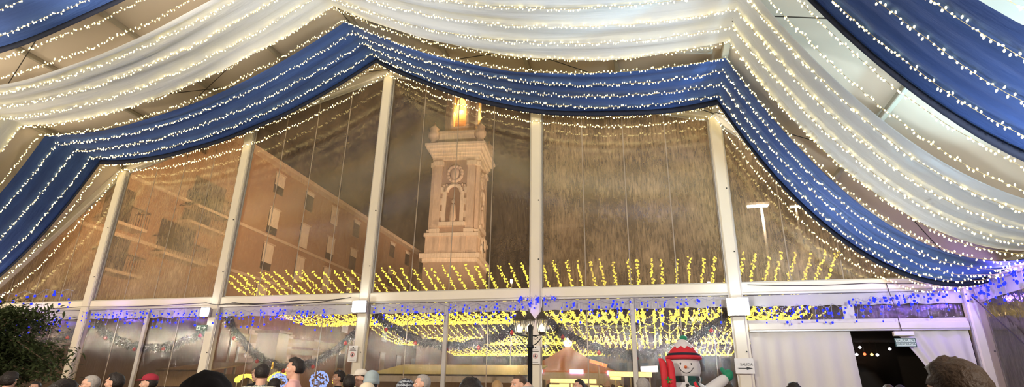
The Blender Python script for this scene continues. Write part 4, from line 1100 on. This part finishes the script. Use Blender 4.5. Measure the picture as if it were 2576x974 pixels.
litbar((1780, 716), (1787, 716), 36, .3, 'lamp_glow', 'small lamp just above the beam left of the brightest floodlight')
litbar((1284, 708), (1289, 708), 36, .22, 'lamp_glow', 'small lamp just above the beam left of the lantern post')
# dark hedge outside under the garland
hg = MB(); r = random.Random(8)
for i in range(9000):
    p = Vector((r.uniform(-.2, 8.5), 17.6+r.uniform(0, .6), r.uniform(0, 3.0)))
    p.z = min(p.z, 2.9+.2*math.sin(p.x*3)); d = Vector((r.uniform(-1, 1), r.uniform(-1, .4), r.uniform(-.6, 1))).normalized(); s = d.cross(Vector((.3, .2, 1))).normalized()*.02
    hg.add([p, p+d*.06+s, p+d*.14, p+d*.06-s], [(0, 1, 2, 3)])

# ---------------------------------------------------------------- people
def remeshed(mb, vox, name, smooth_it=4):
    me = mb.mesh(name+'_tmp'); o = bpy.data.objects.new('tmp', me); col.objects.link(o)
    md = o.modifiers.new('r', 'REMESH'); md.mode = 'VOXEL'; md.voxel_size = vox; md.use_smooth_shade = True
    ms = o.modifiers.new('s', 'SMOOTH'); ms.iterations = smooth_it; ms.factor = .5
    dg = bpy.context.evaluated_depsgraph_get(); out = bpy.data.meshes.new_from_object(o.evaluated_get(dg)); out.name = name
    bpy.data.objects.remove(o); out.shade_smooth(); return out
def with_mat(me, mat):
    c = me.copy(); c.materials.clear(); c.materials.append(MT[mat]); return c
# a standing figure 1.75 m tall, face towards +X, origin between the feet
HZ = 1.635   # centre of the head
def head(m, grow=0):
    m.ell((-.008, 0, HZ+.02), .098+grow, .078+grow, .094+grow, 20, 14)
    m.ell((.022, 0, HZ-.045), .070, .060, .070, 16, 12)
    m.cap((.055, 0, HZ-.092), (.045, 0, HZ-.085), .030, .034, 12)          # chin
    m.cap((.092, 0, HZ+.012), (.106, 0, HZ-.022), .009, .014, 8)           # nose
    m.cap((.080, -.038, HZ+.030), (.080, .038, HZ+.030), .017, .017, 8)    # brow
    m.cap((.076, -.018, HZ-.056), (.076, .018, HZ-.056), .016, .016, 8)    # lips
    for s in (-1, 1):
        m.ell((.052, s*.046, HZ-.022), .028, .024, .026, 10, 8)
        m.ell((-.008, s*.079, HZ-.008), .020, .010, .032, 10, 8)
    m.cap((-.020, 0, 1.46), (-.012, 0, HZ-.05), .060, .054, 14)
def arm_pts(s): return [Vector((-.01, s*.185, 1.415)), Vector((-.03, s*.235, 1.14)), Vector((.03, s*.25, .90)), Vector((.05, s*.25, .84))]
def torso(m, g=0):
    m.ell((-.005, 0, 1.30), .115+g, .175+g, .17+g, 18, 12); m.ell((0, 0, 1.10), .105+g, .145+g, .17+g, 18, 12); m.ell((-.01, 0, .95), .118+g, .165+g, .12+g, 18, 12)
    m.cap((-.015, -.155, 1.41), (-.015, .155, 1.41), .062+g, .062+g, 12); m.cap((-.015, 0, 1.38), (-.015, 0, 1.47), .10+g, .062+g*.4, 14)
def legs(m, g=0):
    for s in (-1, 1):
        m.cap((0, s*.09, .92), (.01, s*.095, .50), .092+g, .060+g, 14); m.cap((.01, s*.095, .50), (-.01, s*.10, .09), .058+g, .040+g, 14)
b_ = MB(); head(b_); torso(b_); legs(b_)
for s in (-1, 1):
    A = arm_pts(s); b_.cap(A[0], A[1], .052, .040, 12); b_.cap(A[1], A[2], .040, .028, 12); b_.cap((.0, s*.10, .05), (.15, s*.105, .035), .042, .038, 10)
    b_.ell((.045, s*.25, .82), .036, .018, .05, 10, 8)
    for q, (dx, ln) in enumerate(((.030, .060), (.012, .068), (-.006, .063), (-.022, .050))):
        p = Vector((.045+dx, s*.25, .785)); k1 = p+Vector((.006, 0, -ln*.5)); b_.cap(p, k1, .0095, .009, 8); b_.cap(k1, k1+Vector((.012, -s*.006, -ln*.45)), .009, .008, 8)
    b_.cap((.07, s*.248, .83), (.098, s*.235, .785), .012, .009, 8)
body_me = remeshed(b_, .0095, 'body', 2)
c_ = MB(); torso(c_, .022)
for s in (-1, 1): A = arm_pts(s); c_.cap(A[0], A[1], .072, .058, 12); c_.cap(A[1], A[2]+Vector((.012, 0, -.02)), .058, .044, 12)
coat_me = remeshed(c_, .02, 'jacket', 3)
c_ = MB(); legs(c_, .018); c_.ell((-.01, 0, .92), .135, .18, .12, 16, 10); trouser_me = remeshed(c_, .02, 'trousers', 3)
def hairshell(kind, n=26, m_=18):
    mb = MB(); vs = []; fs = []
    for i in range(m_+1):
        ph = PI*i/m_
        for k in range(n):
            th = 2*PI*k/n; d = Vector((math.sin(ph)*math.cos(th), math.sin(ph)*math.sin(th), math.cos(ph)))
            front = d.x; face = (front > .38 and d.z < .52) or (front > -.05 and d.z < .15 and abs(d.y) < .999 and kind != 'long' ) or (d.z < (-.72 if kind != 'long' else -2))
            side = kind == 'bald' and d.z > .42
            R_ = Vector((.098, .078, .094)); g = .012
            if kind == 'curly': g = .030+.016*noise.noise(d*5)+.01*noise.noise(d*12)
            elif kind == 'full': g = .020+.008*noise.noise(d*4)+(.010 if d.z > .6 and d.x > 0 else 0)
            elif kind == 'long': g = .018+.006*noise.noise(Vector((d.x*3, d.y*9, 0)))
            if face or side: g = -.02
            v = Vector((d.x*(R_.x+g), d.y*(R_.y+g), d.z*(R_.z+g)))
            if kind == 'long' and d.z < .1 and not face: v.z = v.z*1.0-.20*min(1, (.1-d.z)*1.1); v.x -= .0
            vs.append(v+Vector((-.008, 0, HZ+.022)))
    fs = [(i*n+k, (i+1)*n+k, (i+1)*n+(k+1) % n, i*n+(k+1) % n) for i in range(m_) for k in range(n)]
    return mb.add(vs, fs).mesh('hair', None, True)
HAIR = {k: hairshell(k) for k in ('short', 'full', 'curly', 'long', 'bald')}
def lathemesh(nm, prof, sx=1, sy=1, n=28, extra=None):
    m = MB(); m.lathe(prof, n, (-.008, 0, HZ), sx, sy)
    if extra: extra(m)
    return m.mesh(nm, None, True)
def visor(m):
    vs = []; 
    for lay in (0, .006):
        for i in range(11):
            a = -1.0+2.0*i/10
            vs += [(.098*math.cos(a)-.008, .090*math.sin(a), HZ+.055+lay), ((.098+.085*math.cos(a)**.7)*1.0*max(.2, math.cos(a))-.0, .086*math.sin(a), HZ+.040+lay)]
    fs = [(i*2, i*2+1, i*2+3, i*2+2) for i in range(10)]+[(22+i*2, 22+i*2+2, 22+i*2+3, 22+i*2+1) for i in range(10)]+[(i*2+1, 23+i*2, 25+i*2, i*2+3) for i in range(10)]
    m.add(vs, fs)
HATS = {
 'beanie': lathemesh('beanie', [(.102, .012), (.110, .016), (.112, .055), (.104, .062), (.103, .08), (.098, .115), (.078, .15), (.045, .172), (.01, .178)], 1.02, .86),
 'cap': lathemesh('cap', [(.100, .045), (.106, .05), (.106, .075), (.097, .105), (.070, .130), (.035, .142), (.01, .146)], 1.02, .88, extra=visor),
 'hood': None}
def hood_mesh():
    mb = MB(); n, m_ = 30, 20; vs = []
    for i in range(m_+1):
        ph = PI*i/m_
        for k in range(n):
            th = 2*PI*k/n; d = Vector((math.sin(ph)*math.cos(th), math.sin(ph)*math.sin(th), math.cos(ph)))
            g = .055+.02*noise.noise(d*2.5+Vector((4, 0, 0)))
            if d.x > .45 and d.z < .5: g = -.02
            v = Vector((d.x*(.098+g), d.y*(.085+g), d.z*(.098+g)))
            if d.z < 0: v.z *= 1.9; v.y *= 1+.5*abs(d.z)
            vs.append(v+Vector((-.015, 0, HZ+.01)))
    return mb.add(vs, [(i*n+k, (i+1)*n+k, (i+1)*n+(k+1) % n, i*n+(k+1) % n) for i in range(m_) for k in range(n)]).mesh('hood', None, True)
HATS['hood'] = hood_mesh()
ew = MB(); ir = MB(); eb = MB(); br = MB()
for s in (-1, 1):
    ew.ell((.076, s*.032, HZ+.004), .012, .013, .009, 10, 8); ir.ell((.0865, s*.032, HZ+.004), .003, .006, .006, 8, 6); eb.cap((.094, s*.016, HZ+.030), (.082, s*.050, HZ+.034), .0055, .004, 6)
eye_me = ew.mesh('eye', None, True); iris_me = ir.mesh('iris', None, True); brow_me = eb.mesh('eyebrow', None, True)
lp = MB(); lp.cap((.090, -.016, HZ-.056), (.090, .016, HZ-.056), .006, .006, 8); lip_me = lp.mesh('lips', None, True)
def person(px, py, wpx, label, rz, hair=('short', 'hair_dark'), coat='dark_jacket', hat=None, skin='skin', depth=None, trousers='jeans', headw=.20, lean=0, top=.12, glasses=False, beard=False, hats=1.0):
    """px,py: crown of the head in the picture; the figure is scaled so that it stands on the floor"""
    dep = depth or F*headw/wpx
    q = at(px, py, dep); hgt = q.z; s = hgt/(HZ+top)
    t = thing('person', (q.x, q.y, 0), label, 'person', None, rz=rz, scale=s)
    t.rotation_euler = (0, lean, rz)
    put('body', with_mat(body_me, skin), t); put('jacket', with_mat(coat_me, coat), t); put('trousers', with_mat(trouser_me, trousers), t)
    if hair: put('hair', with_mat(HAIR[hair[0]], hair[1]), t)
    put('eye', with_mat(eye_me, 'eye_white'), t); put('iris', with_mat(iris_me, 'ink'), t)
    put('eyebrow', with_mat(brow_me, hair[1] if hair else 'hair_dark'), t); put('lips', with_mat(lip_me, 'lips'), t)
    if hat:
        h = put(hat[0], with_mat(HATS[hat[0]], hat[1]), t)
        if hats != 1: h.scale = (hats, hats, hats); h.location = (0, 0, HZ*(1-hats))
    m = MB(); 
    for s_ in (-1, 1): m.ell((.055, s_*.10, .035), .14, .052, .04, 12, 8)
    m.build('shoes', 'black_cloth', t, smooth=True)
    m = MB(); m.tube([(.052*math.cos(a)-.018, .060*math.sin(a), 1.487+.012*math.cos(a)) for a in [2*PI*i/16 for i in range(16)]], .016, 8, closed=True); m.build('collar', coat, t, smooth=True)
    if glasses:
        m = MB()
        for s_ in (-1, 1): m.tube([(.098, s_*.033+.022*math.cos(a), HZ+.004+.017*math.sin(a)) for a in [2*PI*i/16 for i in range(16)]], .002, 5, closed=True); m.tube([(.098, s_*.055, HZ+.008), (.0, s_*.086, HZ+.008)], .002, 5)
        m.tube([(.100, -.012, HZ+.006), (.100, .012, HZ+.006)], .002, 5); m.build('glasses', 'ink', t)
    return t
AWAY = PI/2+.3; LEFT = PI+.42; RIGHT = .1; TO = -PI/2
person(30, 938, 44, 'person with a big dark head of hair under the tree at the far left', AWAY, ('curly', 'hair_dark'), 'black_cloth', headw=.25)
person(2, 957, 26, 'person whose face is half cut by the left edge', -.9, ('short', 'hair_dark'), 'dark_jacket')
person(92, 961, 30, 'person with only forehead and dark hair showing, second face from the left edge', -1.2, ('short', 'hair_dark'), 'brown_coat')
person(165, 961, 92, 'dark haired person close by, only the crown showing, in front of the leaning post', AWAY, ('full', 'hair_dark'), 'black_cloth', headw=.22)
person(232, 945, 40, 'grey haired man facing left, left of the dark haired man', LEFT+.35, ('short', 'hair_grey'), 'dark_jacket', glasses=True)
person(293, 941, 44, 'dark haired man in dark jacket looking left, next to the grey haired man', LEFT, ('full', 'hair_dark'), 'black_cloth', headw=.22)
person(379, 944, 46, 'person in a dark red baseball cap facing left', LEFT+.2, ('short', 'hair_dark'), 'black_cloth', hat=('cap', 'cap_red'), headw=.25)
person(532, 934, 166, 'person in a large black hood filling the bottom left of centre', AWAY, None, 'black_cloth', hat=('hood', 'black_cloth'), headw=.30, top=.16)
t_ = person(664, 916, 37, 'man in a green and white patterned knit sweater seen from behind, with a gold star', AWAY+.1, ('short', 'hair_dark'), 'nordic', headw=.19)
m = MB(); P = []
for i in range(10): a = PI/2+i*PI/5; r_ = .05 if i % 2 == 0 else .022; P.append((r_*math.cos(a), r_*math.sin(a)))
so = m.prism(P, -.006, .006).build('star_ornament', 'gold', t_, (.03, -.10, HZ+.10)) if 'gold' in MT else None
person(652, 923, 27, 'person half hidden behind the man in the patterned sweater', -1.9, ('short', 'hair_dark'), 'black_cloth')
person(745, 903, 42, 'man in a pale pink sweater with dark wavy hair looking left', LEFT+.1, ('full', 'hair_dark'), 'pink_knit', headw=.225)
person(693, 955, 36, 'person with dark curly hair between the patterned and the pink sweaters', AWAY, ('curly', 'hair_dark'), 'black_cloth', headw=.24)
person(853, 935, 27, 'curly haired man in dark jacket looking down, left of the white cap', -2.3, ('curly', 'hair_dark'), 'black_cloth', skin='skin_d', headw=.21)
person(880, 946, 34, 'dark haired person just left of the white cap', AWAY+.3, ('full', 'hair_dark'), 'black_cloth', headw=.21)
person(908, 931, 36, 'person in a white cap beside the grey blue beanie', LEFT+.6, ('short', 'hair_dark'), 'dark_jacket', hat=('cap', 'cap_white'), headw=.23, top=.125)
person(938, 933, 52, 'person in a grey blue knitted beanie', AWAY-.2, ('short', 'hair_dark'), 'dark_jacket', hat=('beanie', 'grey_knit'), headw=.24, top=.17)
person(925, 964, 66, 'person in a cream knitted beanie at the bottom edge under the grey blue beanie', AWAY, ('short', 'hair_brown'), 'dark_jacket', hat=('beanie', 'cream_knit'), headw=.24, top=.17)
person(1022, 953, 52, 'person in a dark checked hood left of the grey haired man', AWAY, None, 'plaid', hat=('hood', 'plaid'), headw=.28, top=.16)
person(1063, 943, 40, 'man with short greying hair facing left, left of the narrow upright', LEFT+.1, ('short', 'hair_grey'), 'dark_jacket', headw=.205)
person(1185, 956, 80, 'person with thick dark curly hair at the bottom edge, centre', AWAY, ('curly', 'hair_dark'), 'black_cloth', headw=.25)
person(1250, 959, 30, 'blond person at the bottom edge left of the lantern lamp', AWAY+.5, ('long', 'hair_blond'), 'brown_coat', headw=.21)
person(1306, 944, 44, 'dark haired man looking left just left of the lantern pole', LEFT+.3, ('short', 'hair_brown'), 'dark_jacket', headw=.21)
person(1325, 961, 42, 'bald headed person right in front of the lantern pole', AWAY, ('bald', 'hair_grey'), 'dark_jacket', headw=.20, top=.115)
person(1456, 955, 28, 'dark haired man looking left, right of the lantern lamp', LEFT+.2, ('short', 'hair_dark'), 'dark_jacket', headw=.20)
person(1616, 951, 38, 'person with thin grey hair beside the snowman skis', AWAY, ('short', 'hair_grey'), 'dark_jacket', headw=.20)
person(1458, 969, 20, 'head just showing at the bottom edge between lantern lamp and skis', AWAY, ('short', 'hair_dark'), 'black_cloth', headw=.19)
person(1995, 966, 40, 'dark haired person showing only the crown before the left white curtain', AWAY, ('curly', 'hair_dark'), 'black_cloth', headw=.24)
person(2232, 968, 30, 'person with brown hair low in the dark doorway', AWAY, ('short', 'hair_brown'), 'black_cloth')
person(2262, 969, 26, 'dark haired person at the right side of the dark doorway', AWAY, ('short', 'hair_dark'), 'black_cloth')
person(2392, 912, 158, 'near brown haired head, the largest, at the bottom right before the corner post', AWAY, ('full', 'hair_brown'), 'black_cloth', headw=.21)

# ---------------------------------------------------------------- light
def light(kind, loc, energy, color, size=.1, target=None, spot=None, blend=1, sy_=None):
    d = bpy.data.lights.new(kind.lower(), kind); d.energy = energy; d.color = color
    if kind in ('POINT', 'SPOT'): d.shadow_soft_size = size
    if kind == 'AREA':
        d.size = size
        if sy_: d.shape = 'RECTANGLE'; d.size_y = sy_
    if kind == 'SPOT': d.spot_size = spot; d.spot_blend = blend
    o = bpy.data.objects.new('light', d); col.objects.link(o); o.location = loc
    if target is not None: o.rotation_euler = (Vector(target)-Vector(loc)).to_track_quat('-Z', 'Y').to_euler()
    return o
WARM = (1, .89, .73); COOL = (.80, .93, 1)
# unseen area lights added along the swags, imitating the fairy light glow
for x, sx_ in ((-12.5, .75), (-7.5, 1), (-2.5, 1), (2.5, 1), (7.5, 1), (12.5, .75)):
    for j, e, dz in ((2.5, 30 if abs(x) > 10 else 2, -.75), (5.3, 12, .15), (7.6, 5 if 0 < x < 10 else .5 if x < 0 else 10, -.8), (10.4, 9 if x < 10 else 8, .15), (13, 130 if x > 0 else 65, -.8)):
        z = min(swag(x-1.5, j), swag(x+1.5, j))
        light('AREA', (x, sy(j), z+dz), e*sx_, (.80, .90, 1) if (x > 0 and j > 7) or (x > 10 and j < 3) else WARM, 3.4, (x, sy(j)+.001, z+dz+1), sy_=.5)
# floodlights on the gable posts
for px, py, e in ((515, 785, 60), (903, 771, 90), (1857, 771, 130)):
    p = hit(px, py, 1, D-.62); light('SPOT', p, e*3, COOL, .12, (p.x, p.y-4, p.z+1.5), 2.7, .6)
# cool floodlights at the right side aimed up at the cloth, then unseen fill spots
light('SPOT', (14.5, 8.5, 3.7), 2000, (.40, .76, 1), .1, (12, 8.7, 8.0), 1.5, .7)
light('SPOT', (13.5, 2.5, 3.6), 2500, (.66, .86, 1), .25, (13.0, 9.5, 6.5), 1.3, .8)
light('SPOT', (2, -4.5, 4.0), 600, (1, .93, .82), .4, (2, 9, 9), 2.2, .9)  # unseen spot added for even light on the roof
light('SPOT', (-13, 2, 3.8), 700, WARM, .4, (-5, 11, 9), 2.2, .9)  # its unseen partner from the left, also added for the roof
light('SPOT', (-12.5, 5, 4.0), 1700, (1, .84, .62), .12, (-8.5, 14.8, 3.5), 2.2, .8)  # unseen spot added to brighten the left posts and beam
light('SPOT', (2.2, -1.5, 4.6), 3000, (1, .88, .72), .14, (1, 14, 3.0), 1.9, .8)  # unseen fill added to warm the gable wall
light('SPOT', (12.5, -1.5, 4.4), 1900, (1, .88, .76), .14, (8.5, 14, 2.8), 1.9, .8)  # second gable fill, added from the right
# blue glow from the icicle lights
for x, e in ((-12, 16), (-8.6, 18), (-6.4, 14), (-3, 9), (4.9, 3), (11.4, 5), (13.4, 12), (14.5, 24)):
    light('POINT', (x, D-.5, HB-.45), e*.8, (.26, .14, 1), .06)
light('POINT', (14.5, D-2.5, HB-.35), 60, (.3, .16, 1), .06)
# outside: street lighting on the brick block, floodlit tower, fair glow
light('SPOT', (-4, 32, 8), 14000, (1, .72, .5), .5, (-22, 46, 15), 1.7, 1)
light('SPOT', (-6, 20, 6), 23000, (1, .72, .44), .5, (-22, 27, 16), 1.15, 1)
light('SPOT', (tc.x+10, tc.y-34, 8), 31000, (1, .84, .68), .6, (tc.x, tc.y, 32), .9, .6)
light('SPOT', (tc.x+30, tc.y-10, 10), 32000, (1, .74, .5), .6, (tc.x, tc.y, 30), .9, .6)
light('POINT', (tc.x, tc.y-hw_*.5, zb1+4), 1500, (1, .6, .15), .4)
for x, y in ((2, 24), (9, 26)): light('POINT', (x, y, 4.2), 220, (1, .72, .3), .4)
q = at(1915, 522, 33.5); light('POINT', (q.x, q.y, q.z-.4), 900, (1, .9, .72), .3)

w = bpy.data.worlds.new('night'); sc.world = w; w.use_nodes = True
bg = w.node_tree.nodes['Background']; bg.inputs[0].default_value = (.030, .022, .016, 1); bg.inputs[1].default_value = .8

sc.view_settings.view_transform = 'Standard'; sc.view_settings.look = 'None'; sc.view_settings.gamma = 1; sc.view_settings.use_curve_mapping = False
sc.view_settings.exposure = .18
sc.cycles.use_denoising = True
sc.cycles.max_bounces = 7; sc.cycles.transparent_max_bounces = 20; sc.cycles.sample_clamp_indirect = 6; sc.cycles.caustics_reflective = False; sc.cycles.caustics_refractive = False
